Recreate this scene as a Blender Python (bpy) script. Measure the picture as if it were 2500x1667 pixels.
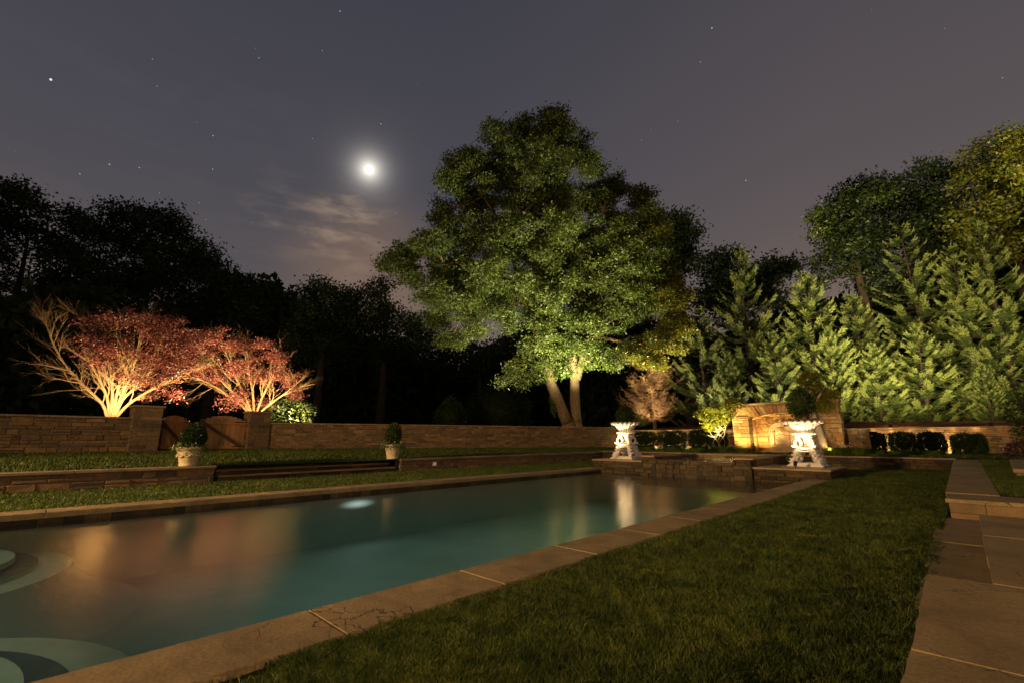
import bpy, math, random
import numpy as np
from mathutils import Vector, Matrix

S = bpy.context.scene
for o in list(bpy.data.objects): bpy.data.objects.remove(o)
C = S.collection
random.seed(7); rng = np.random.default_rng(7)
rad = math.radians

# ---------------------------------------------------------------- camera
FPX, CX, CY, HZ, VPX = 1111.0, 1250.0, 833.5, 1070.0, 2350.0
PITCH = math.atan((HZ - CY) / FPX)
YAW = math.atan((VPX - CX) / (FPX / math.cos(PITCH)))
cam_d = bpy.data.cameras.new('camera'); cam = bpy.data.objects.new('camera', cam_d); C.objects.link(cam)
cam.location = (0, 0, 1.0)
cam.rotation_euler = (math.pi / 2 + PITCH, 0, YAW)
cam_d.sensor_width = 36; cam_d.lens = FPX / 2500 * 36; cam_d.clip_start = 0.05; cam_d.clip_end = 2000
S.camera = cam
S.render.resolution_x = 1024; S.render.resolution_y = 682
_F = Vector((-math.sin(YAW) * math.cos(PITCH), math.cos(YAW) * math.cos(PITCH), math.sin(PITCH)))
_R = Vector((math.cos(YAW), math.sin(YAW), 0)); _U = _R.cross(_F)
def ray(px, py): return _F + _R * ((px - CX) / FPX) - _U * ((py - CY) / FPX)
def at(px, py, depth): return Vector((0, 0, 1)) + ray(px, py) * depth
def on_z(px, py, z): d = ray(px, py); return Vector((0, 0, 1)) + d * ((z - 1) / d.z)
def on_y(px, py, y): d = ray(px, py); return Vector((0, 0, 1)) + d * (y / d.y)

# ---------------------------------------------------------------- view, world, moon
S.view_settings.view_transform = 'Standard'; S.view_settings.look = 'None'
S.view_settings.exposure = 0; S.view_settings.gamma = 1
S.render.engine = 'CYCLES'
W = bpy.data.worlds.new('World'); S.world = W; W.use_nodes = True
class NT:
    def __init__(s, tree): s.t = tree; s.n = tree.nodes; s.l = tree.links
    def new(s, ty, **kw):
        n = s.n.new(ty)
        for k, v in kw.items():
            if k == 'ins':
                for kk, vv in v.items():
                    if isinstance(vv, bpy.types.NodeSocket): s.l.new(vv, n.inputs[kk])
                    else: n.inputs[kk].default_value = vv
            else: setattr(n, k, v)
        return n
    def m(s, op, a, b=None, c=None, clamp=False):
        n = s.new('ShaderNodeMath', operation=op, use_clamp=clamp)
        for i, v in enumerate((a, b, c)):
            if v is None: continue
            if isinstance(v, bpy.types.NodeSocket): s.l.new(v, n.inputs[i])
            else: n.inputs[i].default_value = v
        return n.outputs[0]
    def ramp(s, fac, stops, interp='LINEAR'):
        n = s.new('ShaderNodeValToRGB'); n.color_ramp.interpolation = interp
        e = n.color_ramp.elements
        while len(e) < len(stops): e.new(0.5)
        for i, (p, c) in enumerate(stops):
            e[i].position = p; e[i].color = (c[0], c[1], c[2], 1) if hasattr(c, '__len__') else (c, c, c, 1)
        s.l.new(fac, n.inputs[0]); return n.outputs[0]
    def mix(s, fac, a, b, ty='MIX'):
        n = s.new('ShaderNodeMix', data_type='RGBA', blend_type=ty)
        for i, v in ((0, fac), (6, a), (7, b)):
            if isinstance(v, bpy.types.NodeSocket): s.l.new(v, n.inputs[i])
            else: n.inputs[i].default_value = v if i == 0 else (v[0], v[1], v[2], 1)
        return n.outputs[2]
def lin(r, g, b):
    f = lambda c: (c / 255 / 12.92) if c / 255 <= .04045 else ((c / 255 + .055) / 1.055) ** 2.4
    return (f(r), f(g), f(b))
w = NT(W.node_tree); w.n.clear()
tc = w.new('ShaderNodeTexCoord'); gen = tc.outputs['Generated']
sep = w.new('ShaderNodeSeparateXYZ', ins={0: gen})
base = w.ramp(sep.outputs[2], [(0.0, lin(118, 102, 91)), (0.12, lin(108, 96, 90)), (0.3, lin(93, 87, 86)), (0.5, lin(81, 78, 82)), (0.72, lin(70, 69, 75)), (1.0, lin(56, 56, 65))])
def dotdir(v):
    v = Vector(v).normalized()
    n = w.new('ShaderNodeVectorMath', operation='DOT_PRODUCT', ins={0: gen}); n.inputs[1].default_value = v; return n.outputs['Value']
MOON = ray(901, 415).normalized()
side = w.ramp(w.m('MULTIPLY_ADD', dotdir(_R), .5, .5), [(0.0, (.82, .85, .97)), (.45, (.86, .89, .98)), (.75, (1.18, 1.08, 1.06)), (1.0, (1.1, 1.05, 1.03))])
base = w.mix(1.0, base, side, 'MULTIPLY')
# thin clouds low under the moon
mp = w.new('ShaderNodeMapping', ins={0: gen}); mp.inputs['Scale'].default_value = (2.6, 2.6, 9.0)
cl = w.new('ShaderNodeTexNoise', ins={0: mp.outputs[0], 'Scale': 4.2, 'Detail': 5.0, 'Roughness': .5, 'Distortion': .25})
def patch(px, py, a0, a1):
    return w.m('SUBTRACT', 1.0, w.new('ShaderNodeMapRange', interpolation_type='SMOOTHSTEP', ins={0: w.m('ARCCOSINE', dotdir(ray(px, py))), 1: rad(a0), 2: rad(a1)}).outputs[0])
cmask = w.m('ADD', w.m('MAXIMUM', patch(845, 560, .5, 7.5), w.m('MULTIPLY', patch(690, 530, 1, 6), .3)), w.m('MULTIPLY', patch(450, 480, 5, 25), .02))
cden = w.new('ShaderNodeMapRange', interpolation_type='SMOOTHSTEP', ins={0: cl.outputs[0], 1: .42, 2: .70}).outputs[0]
base = w.mix(w.m('MULTIPLY', w.m('MULTIPLY', cmask, cden), .75, clamp=True), base, lin(168, 148, 128))
mp2 = w.new('ShaderNodeMapping', ins={0: gen}); mp2.inputs['Scale'].default_value = (1.4, 1.4, 9.0); mp2.inputs['Location'].default_value = (3.1, 1.2, .4)
cl2 = w.new('ShaderNodeTexNoise', ins={0: mp2.outputs[0], 'Scale': 2.2, 'Detail': 4.0})
low = w.new('ShaderNodeMapRange', interpolation_type='SMOOTHSTEP', ins={0: sep.outputs[2], 1: .42, 2: .12}).outputs[0]
cd2 = w.new('ShaderNodeMapRange', interpolation_type='SMOOTHSTEP', ins={0: cl2.outputs[0], 1: .42, 2: .62}).outputs[0]
base = w.mix(w.m('MULTIPLY', w.m('MULTIPLY', low, cd2), .42), base, lin(140, 116, 98))
base = w.mix(w.m('MULTIPLY', patch(900, 690, 2, 13), .5), base, lin(140, 112, 92))
base = w.mix(w.new('ShaderNodeMapRange', ins={0: sep.outputs[2], 1: .0, 2: -.03}).outputs[0], base, (.004, .004, .003))
# moon with its aureole in the thin haze of the sky
ang = w.m('ARCCOSINE', w.m('MINIMUM', dotdir(MOON), 1.0))
deg = w.m('MULTIPLY', ang, 57.2958)
g1 = w.m('MULTIPLY', w.m('EXPONENT', w.m('MULTIPLY', deg, -1.25)), 1.7)
g2 = w.m('MULTIPLY', w.m('EXPONENT', w.m('MULTIPLY', deg, -.45)), .07)
disc = w.new('ShaderNodeMapRange', interpolation_type='SMOOTHSTEP', ins={0: deg, 1: .50, 2: .22}).outputs[0]
glow = w.m('ADD', w.m('ADD', g1, g2), w.m('MULTIPLY', disc, 3.0))
gcol = w.new('ShaderNodeVectorMath', operation='SCALE', ins={0: (1.0, .93, .82), 'Scale': glow})
# stars
vo = w.new('ShaderNodeTexVoronoi', ins={0: gen, 'Scale': 44.0})
sd = w.new('ShaderNodeMapRange', ins={0: vo.outputs['Distance'], 1: .036, 2: .012}).outputs[0]
vs = w.new('ShaderNodeSeparateXYZ', ins={0: vo.outputs['Color']})
st = w.m('MULTIPLY', w.m('MULTIPLY', sd, w.new('ShaderNodeMapRange', ins={0: sep.outputs[2], 1: .12, 2: .3}).outputs[0]), w.m('MULTIPLY', w.m('POWER', vs.outputs[0], 5.0), .55))
def star(px, py, r, k):
    d = w.m('ARCCOSINE', dotdir(ray(px, py)))
    return w.m('MULTIPLY', w.new('ShaderNodeMapRange', ins={0: d, 1: rad(r * .62), 2: rad(r * .15)}).outputs[0], k)
for a in ((124, 195, .17, 1.6), (267, 402, .12, .6), (195, 425, .10, .5), (340, 410, .09, .4), (519, 414, .1, .6), (520, 332, .1, .5), (486, 496, .08, .4), (930, 303, .1, .6), (966, 521, .08, .5), (830, 28, .1, .6), (632, 142, .08, .5), (372, 145, .08, .4), (1738, 69, .12, .6), (1710, 152, .09, .5), (1821, 441, .1, .7), (383, 211, .08, .35), (480, 299, .07, .35), (763, 339, .07, .35)):
    st = w.m('ADD', st, star(*a))
scol = w.new('ShaderNodeVectorMath', operation='SCALE', ins={0: (.95, .97, 1.0), 'Scale': st})
tot = w.new('ShaderNodeVectorMath', operation='ADD', ins={0: base, 1: gcol.outputs[0]})
tot = w.new('ShaderNodeVectorMath', operation='ADD', ins={0: tot.outputs[0], 1: scol.outputs[0]})
bg = w.new('ShaderNodeBackground', ins={0: tot.outputs[0], 1: 1.0})
wo = w.new('ShaderNodeOutputWorld'); w.l.new(bg.outputs[0], wo.inputs[0])
try: W.cycles.sampling_method = 'MANUAL'; W.cycles.sample_map_resolution = 1024
except Exception: pass

def aim(o, d): o.rotation_euler = Vector(d).to_track_quat('-Z', 'Y').to_euler()
def lamp(kind, name, loc, col, power, d=None, size=.1, cone=90, blend=.6):
    l = bpy.data.lights.new(name, kind); l.color = col; l.energy = power
    if kind == 'AREA': l.shape = 'DISK'; l.size = size
    elif kind == 'SUN': l.angle = rad(size)
    else: l.shadow_soft_size = size
    if kind == 'SPOT': l.spot_size = rad(cone); l.spot_blend = blend
    o = bpy.data.objects.new(name, l); C.objects.link(o); o.location = loc
    if d is not None: aim(o, d)
    return o
WARM = (1.0, .60, .27); WARM2 = (1.0, .72, .40); COOLW = (1.0, .86, .62)
lamp('SUN', 'moonlight', (0, 0, 50), (.9, .95, 1), .03, -MOON, .6)
# the lit house behind the camera: two warm windows/porch lights
lamp('AREA', 'house_porch_light', (-12.1, -11.5, 4.5), (1.0, .61, .27), 1600, (.28, 1, -.26), 1.0)
lamp('AREA', 'house_window_light', (6.5, -3.6, 2.3), (1, .60, .26), 540, (-.85, .75, -.2), 1.0)

bpy.data.lights['house_porch_light'].spread = rad(106)
# ---------------------------------------------------------------- materials
def mat(name, rough=.8, spec=.3):
    m = bpy.data.materials.new(name); m.use_nodes = True; t = NT(m.node_tree)
    b = t.n['Principled BSDF']; b.inputs['Roughness'].default_value = rough; b.inputs['Specular IOR Level'].default_value = spec
    return m, t, b
def noise(t, scale, detail=4.0, rough=.55, vec=None, dist=0.0):
    if vec is None: vec = t.new('ShaderNodeTexCoord').outputs['Object']
    return t.new('ShaderNodeTexNoise', ins={0: vec, 'Scale': scale, 'Detail': detail, 'Roughness': rough, 'Distortion': dist}).outputs[0]
def bump(t, b, h, strength=.5, dist=.02):
    n = t.new('ShaderNodeBump', ins={'Height': h, 'Strength': strength, 'Distance': dist}); t.l.new(n.outputs[0], b.inputs['Normal'])
def island(t): return t.new('ShaderNodeNewGeometry').outputs['Random Per Island']
M = {}
def stone_mat(name, cols, nscale=9, bmp=.6):
    m, t, b = mat(name, .85, .25)
    c = t.ramp(island(t), [(i / max(1, len(cols) - 1), x) for i, x in enumerate(cols)])
    n = noise(t, nscale, 6, .65)
    c = t.mix(.75, c, t.ramp(n, [(.25, (.35, .32, .30)), (.5, (.85, .85, .85)), (.75, (1.35, 1.3, 1.2))]), 'MULTIPLY')
    n2 = noise(t, 1.3, 3)
    c = t.mix(t.m('MULTIPLY', t.m('SUBTRACT', n2, .5, clamp=True), 1.6), c, (.10, .085, .06))
    t.l.new(c, b.inputs['Base Color']); bump(t, b, noise(t, nscale * 3, 8, .7), bmp, .03)
    return m
M['stone'] = stone_mat('wall_stone', [(.17, .11, .055), (.28, .18, .085), (.11, .075, .045), (.34, .22, .10), (.21, .135, .065), (.14, .11, .075), (.30, .17, .07)])
M['stone_dark'] = stone_mat('dark_stone', [(.045, .032, .018), (.085, .058, .028), (.03, .026, .02), (.12, .085, .04), (.055, .04, .022), (.04, .038, .022)])  # darker stone tone for walls, risers and bases
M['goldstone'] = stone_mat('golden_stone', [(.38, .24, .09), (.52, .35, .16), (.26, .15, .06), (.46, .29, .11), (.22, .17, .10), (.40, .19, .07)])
def flag_mat(name, c0, c1, sc=3.0, ck=.85):
    m, t, b = mat(name, .75, .3)
    n = noise(t, sc, 7, .62, dist=.4); n2 = noise(t, 55, 3)
    c = t.ramp(n, [(.3, c0), (.7, c1)])
    c = t.mix(.6, c, t.ramp(n2, [(.3, (.6, .6, .6)), (.7, (1.25, 1.25, 1.2))]), 'MULTIPLY')
    c = t.mix(.55, c, t.ramp(noise(t, 1.1, 6, .6, dist=.8), [(.35, (.55, .56, .58)), (.5, (.95, .95, .95)), (.68, (1.25, 1.18, 1.05))]), 'MULTIPLY')
    c = t.mix(.5, c, t.ramp(island(t), [(0, (.66, .65, .66)), (.5, (.92, .90, .86)), (1, (1.18, 1.12, 1.0))]), 'MULTIPLY')
    oc = t.new('ShaderNodeTexCoord').outputs['Object']
    wv = t.new('ShaderNodeVectorMath', operation='ADD', ins={0: oc, 1: t.new('ShaderNodeVectorMath', operation='SCALE', ins={0: t.new('ShaderNodeTexNoise', ins={0: oc, 'Scale': 2.2, 'Detail': 5.0}).outputs[1], 'Scale': 1.1}).outputs[0]})
    vor = t.new('ShaderNodeTexVoronoi', feature='DISTANCE_TO_EDGE', ins={0: wv.outputs[0], 'Scale': 1.5})
    gate = t.new('ShaderNodeMapRange', ins={0: noise(t, 1.1, 2), 1: .50, 2: .60}).outputs[0]
    cr = t.m('MULTIPLY', t.new('ShaderNodeMapRange', ins={0: vor.outputs['Distance'], 1: .012, 2: .002}).outputs[0], gate)
    c = t.mix(t.m('MULTIPLY', cr, ck), c, (.025, .02, .015))
    t.l.new(c, b.inputs['Base Color'])
    h = t.m('SUBTRACT', t.m('ADD', t.m('MULTIPLY', n, 1.0), t.m('MULTIPLY', n2, .12)), t.m('MULTIPLY', cr, .6 * ck))
    bump(t, b, h, .3, .03); return m
M['coping'] = flag_mat('sandstone_coping', (.21, .155, .078), (.34, .252, .13))
M['slab'] = flag_mat('flagstone', (.20, .145, .072), (.31, .228, .112), 2.0)
M['slab_plain'] = flag_mat('riser_stone', (.15, .10, .05), (.26, .17, .085), 3.5, 0.0)
M['cap'] = flag_mat('cap_stone', (.26, .19, .115), (.38, .28, .17))
m, t, b = mat('mortar', .95, .1); t.l.new(t.ramp(noise(t, 40, 4), [(.3, (.24, .18, .11)), (.7, (.44, .34, .22))]), b.inputs['Base Color']); bump(t, b, noise(t, 90, 4), .6, .01); M['mortar'] = m
m, t, b = mat('wall_mortar', .95, .1); t.l.new(t.ramp(noise(t, 30, 4), [(.3, (.16, .12, .07)), (.7, (.28, .21, .13))]), b.inputs['Base Color']); M['wmortar'] = m
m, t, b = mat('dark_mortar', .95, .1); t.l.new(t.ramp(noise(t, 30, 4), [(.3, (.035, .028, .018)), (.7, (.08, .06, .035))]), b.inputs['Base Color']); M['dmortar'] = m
m, t, b = mat('pool_plaster', .7, .2); t.l.new(t.ramp(noise(t, .9, 4), [(.3, (.22, .33, .265)), (.7, (.29, .41, .33))]), b.inputs['Base Color']); M['plaster'] = m
m, t, b = mat('pool_step_plaster', .7, .2); t.l.new(t.ramp(noise(t, 5, 4), [(.3, (.54, .58, .40)), (.7, (.66, .70, .50))]), b.inputs['Base Color']); M['step'] = m
m, t, b = mat('dark_step_ring', .6, .2); t.l.new(t.ramp(noise(t, 5, 4), [(.3, (.05, .10, .09)), (.7, (.09, .16, .14))]), b.inputs['Base Color']); M['band'] = m  # darker ring between the pale pool steps
def soil_mat(name, c0, c1, sc, bd=.05):
    m, t, b = mat(name, .95, .1); t.l.new(t.ramp(noise(t, sc, 7, .7), [(.3, c0), (.7, c1)]), b.inputs['Base Color']); bump(t, b, noise(t, sc * 3, 6, .7), .9, bd); return m
M['lawn'] = soil_mat('lawn_turf', (.02, .032, .008), (.07, .095, .024), 14, .04)
M['lawn2'] = soil_mat('terrace_turf', (.02, .04, .010), (.065, .11, .026), 16, .04)
M['earth'] = soil_mat('forest_floor', (.012, .012, .007), (.03, .028, .015), 1.0)
M['mulch'] = soil_mat('bark_mulch', (.06, .022, .010), (.20, .085, .038), 22, .06)
def leaf_mat(name, cols, trans=.35, rough=.45, spec=.35):
    m, t, b = mat(name, rough, spec)
    c = t.ramp(island(t), [(i / max(1, len(cols) - 1), x) for i, x in enumerate(cols)])
    n = t.new('ShaderNodeTexNoise', ins={0: t.new('ShaderNodeNewGeometry').outputs['Position'], 'Scale': .9, 'Detail': 2.0}).outputs[0]
    c = t.mix(.6, c, t.ramp(n, [(.3, (.6, .65, .6)), (.7, (1.3, 1.2, 1.0))]), 'MULTIPLY')
    t.l.new(c, b.inputs['Base Color'])
    tr = t.new('ShaderNodeBsdfTranslucent', ins={0: c}); mx = t.new('ShaderNodeMixShader', ins={0: trans, 1: b.outputs[0], 2: tr.outputs[0]})
    t.l.new(mx.outputs[0], t.n['Material Output'].inputs[0]); return m
M['grass'] = leaf_mat('grass_blades', [(.055, .105, .020), (.095, .155, .030), (.038, .078, .015), (.19, .20, .07), (.07, .13, .024), (.05, .075, .022)], .3, .5, .25)
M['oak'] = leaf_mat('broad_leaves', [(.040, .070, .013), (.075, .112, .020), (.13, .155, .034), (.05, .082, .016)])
M['oak_yel'] = leaf_mat('yellowing_leaves', [(.06, .10, .015), (.13, .14, .015), (.19, .16, .02), (.08, .12, .016)])
M['oak_shade'] = leaf_mat('shade_tone_leaves', [(.010, .020, .005), (.018, .032, .008), (.035, .052, .012), (.012, .024, .006)])  # oak leaf tone darkened to paint an unlit crown
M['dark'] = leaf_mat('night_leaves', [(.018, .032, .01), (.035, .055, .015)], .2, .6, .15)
M['spruce'] = leaf_mat('spruce_needles', [(.022, .040, .012), (.050, .075, .018), (.09, .115, .026), (.03, .052, .014)], .15, .5, .3)
M['spruce_tip'] = leaf_mat('spruce_new_growth', [(.13, .17, .05), (.26, .29, .09), (.18, .22, .065)], .15, .5, .3)
M['red'] = leaf_mat('maple_leaves', [(.13, .020, .022), (.22, .055, .045), (.09, .014, .016), (.36, .17, .12), (.17, .030, .03)], .3)
M['box'] = leaf_mat('boxwood_leaves', [(.02, .045, .012), (.035, .065, .016), (.05, .08, .02)], .2, .45, .3)
M['lily'] = leaf_mat('daylily_leaves', [(.08, .14, .02), (.12, .19, .03), (.06, .10, .02)], .3)
M['vine'] = leaf_mat('vine_leaves', [(.16, .18, .012), (.22, .20, .015), (.10, .15, .015)], .35)
M['purple'] = leaf_mat('purple_leaves', [(.06, .02, .035), (.10, .035, .05), (.04, .04, .02)], .2)
M['flower'] = leaf_mat('pale_petals', [(.7, .62, .58), (.75, .7, .6)], .3)
M['pinkflower'] = leaf_mat('pink_petals', [(.6, .25, .25), (.7, .5, .5), (.3, .06, .08)], .3)
def patchy(m):
    t = NT(m.node_tree); b_ = t.n['Principled BSDF']; src = b_.inputs['Base Color'].links[0].from_socket
    pos = t.new('ShaderNodeNewGeometry').outputs['Position']; n1 = t.new('ShaderNodeTexNoise', ins={0: pos, 'Scale': 2.3, 'Detail': 4.0, 'Roughness': .65}).outputs[0]; n2 = t.new('ShaderNodeTexNoise', ins={0: pos, 'Scale': 9.0, 'Detail': 3.0}).outputs[0]
    c = t.mix(1.0, src, t.ramp(n1, [(.32, (.50, .52, .55)), (.5, (1, 1, 1)), (.68, (1.45, 1.25, .95))]), 'MULTIPLY'); c = t.mix(1.0, c, t.ramp(n2, [(.35, (.6, .65, .6)), (.65, (1.35, 1.25, 1.1))]), 'MULTIPLY')
    t.l.new(c, b_.inputs['Base Color'])
patchy(M['grass'])
def bark_mat(name, c0, c1, sz=5):
    m, t, b = mat(name, .9, .15)
    mp = t.new('ShaderNodeMapping', ins={0: t.new('ShaderNodeTexCoord').outputs['Object']}); mp.inputs['Scale'].default_value = (sz, sz, sz * .25)
    n = noise(t, 3, 8, .7, vec=mp.outputs[0]); t.l.new(t.ramp(n, [(.3, c0), (.65, c1)]), b.inputs['Base Color']); bump(t, b, n, .9, .06); return m
M['bark'] = bark_mat('grey_bark', (.09, .06, .035), (.32, .23, .13))
M['barkd'] = bark_mat('dark_bark', (.03, .022, .015), (.07, .05, .035))
M['barkm'] = bark_mat('smooth_tan_bark', (.26, .155, .07), (.44, .28, .14), 9)
M['twig'] = bark_mat('bare_twigs', (.30, .19, .11), (.46, .31, .19), 9)
M['barkp'] = bark_mat('pale_bark', (.34, .28, .20), (.62, .54, .42), 6)
m, t, b = mat('white_iron_paint', .45, .4); t.l.new(t.ramp(noise(t, 12, 5), [(.3, (.62, .58, .52)), (.7, (.80, .77, .71))]), b.inputs['Base Color']); bump(t, b, noise(t, 30, 4), .15, .01); M['urn'] = m
m, t, b = mat('cast_stone', .85, .2); t.l.new(t.ramp(noise(t, 9, 6), [(.3, (.42, .34, .20)), (.7, (.60, .50, .32))]), b.inputs['Base Color']); bump(t, b, noise(t, 26, 6), .5, .02); M['pot'] = m
m, t, b = mat('carved_limestone', .85, .2); t.l.new(t.ramp(noise(t, 6, 6), [(.3, (.26, .20, .13)), (.7, (.42, .33, .22))]), b.inputs['Base Color']); bump(t, b, noise(t, 30, 6), .6, .02); M['carved'] = m
def wood(name, c0, c1):
    m, t, b = mat(name, .75, .2)
    mp = t.new('ShaderNodeMapping', ins={0: t.new('ShaderNodeTexCoord').outputs['Object']}); mp.inputs['Scale'].default_value = (14, 14, 1.2)
    n = noise(t, 2, 6, .6, vec=mp.outputs[0]); c = t.ramp(n, [(.3, c0), (.7, c1)]); c = t.mix(.6, c, t.ramp(island(t), [(0, (.7, .7, .7)), (1, (1.2, 1.15, 1.1))]), 'MULTIPLY')
    t.l.new(c, b.inputs['Base Color']); bump(t, b, n, .3, .01); return m
M['wood'] = wood('cedar_boards', (.34, .18, .07), (.52, .29, .12)); M['wood_dark'] = wood('dark_timber', (.07, .04, .022), (.12, .07, .035))
m, t, b = mat('black_metal', .5, .5); b.inputs['Base Color'].default_value = (.015, .015, .015, 1); M['metal'] = m
def glow_mat(name, col, s):
    m = bpy.data.materials.new(name); m.use_nodes = True; t = NT(m.node_tree); t.n.clear()
    e = t.new('ShaderNodeEmission', ins={0: (*col, 1), 1: s}); o = t.new('ShaderNodeOutputMaterial'); t.l.new(e.outputs[0], o.inputs[0]); return m
M['lens'] = glow_mat('lamp_lens', (1, .75, .4), 6)
# pool water
m = bpy.data.materials.new('pool_water'); m.use_nodes = True; t = NT(m.node_tree); t.n.clear()
oc = t.new('ShaderNodeTexCoord').outputs['Object']
mpw = t.new('ShaderNodeMapping', ins={0: oc}); mpw.inputs['Scale'].default_value = (1, 1, 1)
mpw.inputs['Rotation'].default_value = (0, 0, YAW); mpw.inputs['Scale'].default_value = (.35, 1, 1)
h = t.m('ADD', t.new('ShaderNodeTexNoise', ins={0: mpw.outputs[0], 'Scale': 22.0, 'Detail': 3.0}).outputs[0], t.m('MULTIPLY', t.new('ShaderNodeTexNoise', ins={0: oc, 'Scale': .8, 'Detail': 2.0}).outputs[0], 1.5))
bn = t.new('ShaderNodeBump', ins={'Height': h, 'Strength': .3, 'Distance': .010})
gl = t.new('ShaderNodeBsdfGlossy', ins={'Roughness': .155, 'Normal': bn.outputs[0], 'Color': (1, 1, 1, 1)})
tp = t.new('ShaderNodeBsdfTransparent', ins={0: (.74, .90, .85, 1)})
fr = t.new('ShaderNodeFresnel', ins={'IOR': 1.75})
mx = t.new('ShaderNodeMixShader', ins={0: fr.outputs[0], 1: tp.outputs[0], 2: gl.outputs[0]})
o_ = t.new('ShaderNodeOutputMaterial'); t.l.new(mx.outputs[0], o_.inputs[0]); M['water'] = m

# ---------------------------------------------------------------- mesh helpers
class MB:
    def __init__(s): s.v = []; s.f = []; s.mi = []; s.cur = 0
    def add(s, vs, fs):
        n = len(s.v); s.v.extend([tuple(v) for v in vs]); s.f.extend([tuple(i + n for i in f) for f in fs]); s.mi.extend([s.cur] * len(fs))
    def box(s, x0, x1, y0, y1, z0, z1, j=0.0, bev=0.0):
        if bev <= 0:
            vs = [(x, y, z) for z in (z0, z1) for y in (y0, y1) for x in (x0, x1)]
            if j: vs = [tuple(c + random.uniform(-j, j) for c in v) for v in vs]
            s.add(vs, [(0, 2, 3, 1), (4, 5, 7, 6), (0, 1, 5, 4), (2, 6, 7, 3), (0, 4, 6, 2), (1, 3, 7, 5)]); return
        b = bev; jj = lambda: random.uniform(-j, j)
        def ring(z, i): return [(x0 + i + jj(), y0 + i + jj(), z), (x1 - i + jj(), y0 + i + jj(), z), (x1 - i + jj(), y1 - i + jj(), z), (x0 + i + jj(), y1 - i + jj(), z)]
        vs = ring(z0, b) + ring(z0 + b, 0) + ring(z1 - b, 0) + ring(z1, b)
        fs = [(3, 2, 1, 0), (12, 13, 14, 15)]
        for k in range(3):
            for i in range(4): a = k * 4 + i; c = k * 4 + (i + 1) % 4; fs.append((a, c, c + 4, a + 4))
        s.add(vs, fs)
    def tube(s, pts, radii, n=6, cap=True):
        pts = [Vector(p) for p in pts]; rings = []; m = len(pts); up = None
        for i, p in enumerate(pts):
            d = (pts[min(i + 1, m - 1)] - pts[max(i - 1, 0)]); d = d.normalized() if d.length > 1e-9 else Vector((0, 0, 1))
            if up is None: up = d.orthogonal().normalized()
            up = up - d * up.dot(d); up = up.normalized() if up.length > 1e-6 else d.orthogonal().normalized()
            q = d.cross(up); r = radii[i]
            rings.append([p + (up * math.cos(2 * math.pi * k / n) + q * math.sin(2 * math.pi * k / n)) * r for k in range(n)])
        vs = [v for rg in rings for v in rg]; fs = []
        for i in range(m - 1):
            for k in range(n): a = i * n + k; b_ = i * n + (k + 1) % n; fs.append((a, b_, b_ + n, a + n))
        if cap: fs.append(tuple(range(n - 1, -1, -1))); fs.append(tuple((m - 1) * n + k for k in range(n)))
        s.add(vs, fs)
    def lathe(s, prof, n=24, cx=0, cy=0, fn=None):
        vs = []
        for (r, z) in prof:
            for k in range(n):
                a = 2 * math.pi * k / n; rr, zz = (fn(r, z, a) if fn else (r, z)); vs.append((cx + rr * math.cos(a), cy + rr * math.sin(a), zz))
        fs = []
        for i in range(len(prof) - 1):
            for k in range(n): a = i * n + k; b_ = i * n + (k + 1) % n; fs.append((a, b_, b_ + n, a + n))
        s.add(vs, fs)
    def prism(s, outline, T, thick):
        """outline of 2D points -> plate; T maps (u, w, h) to 3D, w is the thickness direction"""
        n = len(outline); vs = [T(u, -thick / 2, z) for u, z in outline] + [T(u, thick / 2, z) for u, z in outline]
        fs = [tuple(range(n - 1, -1, -1)), tuple(range(n, 2 * n))] + [(i, (i + 1) % n, (i + 1) % n + n, i + n) for i in range(n)]
        s.add(vs, fs)
    def build(s, name, mats, parent=None, smooth=False, loc=None, rotz=None):
        me = bpy.data.meshes.new(name); me.from_pydata(s.v, [], s.f)
        if not isinstance(mats, (list, tuple)): mats = [mats]
        for mm in mats: me.materials.append(mm)
        if len(mats) > 1: me.polygons.foreach_set('material_index', s.mi)
        if smooth: me.polygons.foreach_set('use_smooth', [True] * len(me.polygons))
        me.update(); o = bpy.data.objects.new(name, me); C.objects.link(o)
        if parent: o.parent = parent
        if loc is not None: o.location = loc
        if rotz is not None: o.rotation_euler = (0, 0, rotz)
        return o
def tag(o, label=None, cat=None, group=None, kind=None):
    if label: o['label'] = label
    if cat: o['category'] = cat
    if group: o['group'] = group
    if kind: o['kind'] = kind
    return o
def empty(name, loc=(0, 0, 0), rz=0, label=None, cat=None, group=None):
    o = bpy.data.objects.new(name, None); C.objects.link(o); o.location = loc; o.rotation_euler = (0, 0, rz); o.empty_display_size = .1
    return tag(o, label, cat, group)
def copy_tree(o, parent=None):
    c = o.copy(); C.objects.link(c)
    if parent: c.parent = parent
    for ch in [x for x in C.objects if x.parent == o]: copy_tree(ch, c)
    return c
def quads(name, P, m, parent=None, k=4):
    """P: (N,k,3) array of faces"""
    N = len(P); me = bpy.data.meshes.new(name); me.vertices.add(N * k); me.vertices.foreach_set('co', P.astype(np.float32).ravel())
    me.loops.add(N * k); me.loops.foreach_set('vertex_index', np.arange(N * k, dtype=np.int32))
    me.polygons.add(N); me.polygons.foreach_set('loop_start', np.arange(0, N * k, k, dtype=np.int32)); me.polygons.foreach_set('loop_total', np.full(N, k, dtype=np.int32))
    me.materials.append(m); me.update(calc_edges=True); me.validate()
    o = bpy.data.objects.new(name, me); C.objects.link(o)
    if parent: o.parent = parent
    return o
def unit(a): return a / np.maximum(np.linalg.norm(a, axis=1, keepdims=True), 1e-9)
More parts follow.
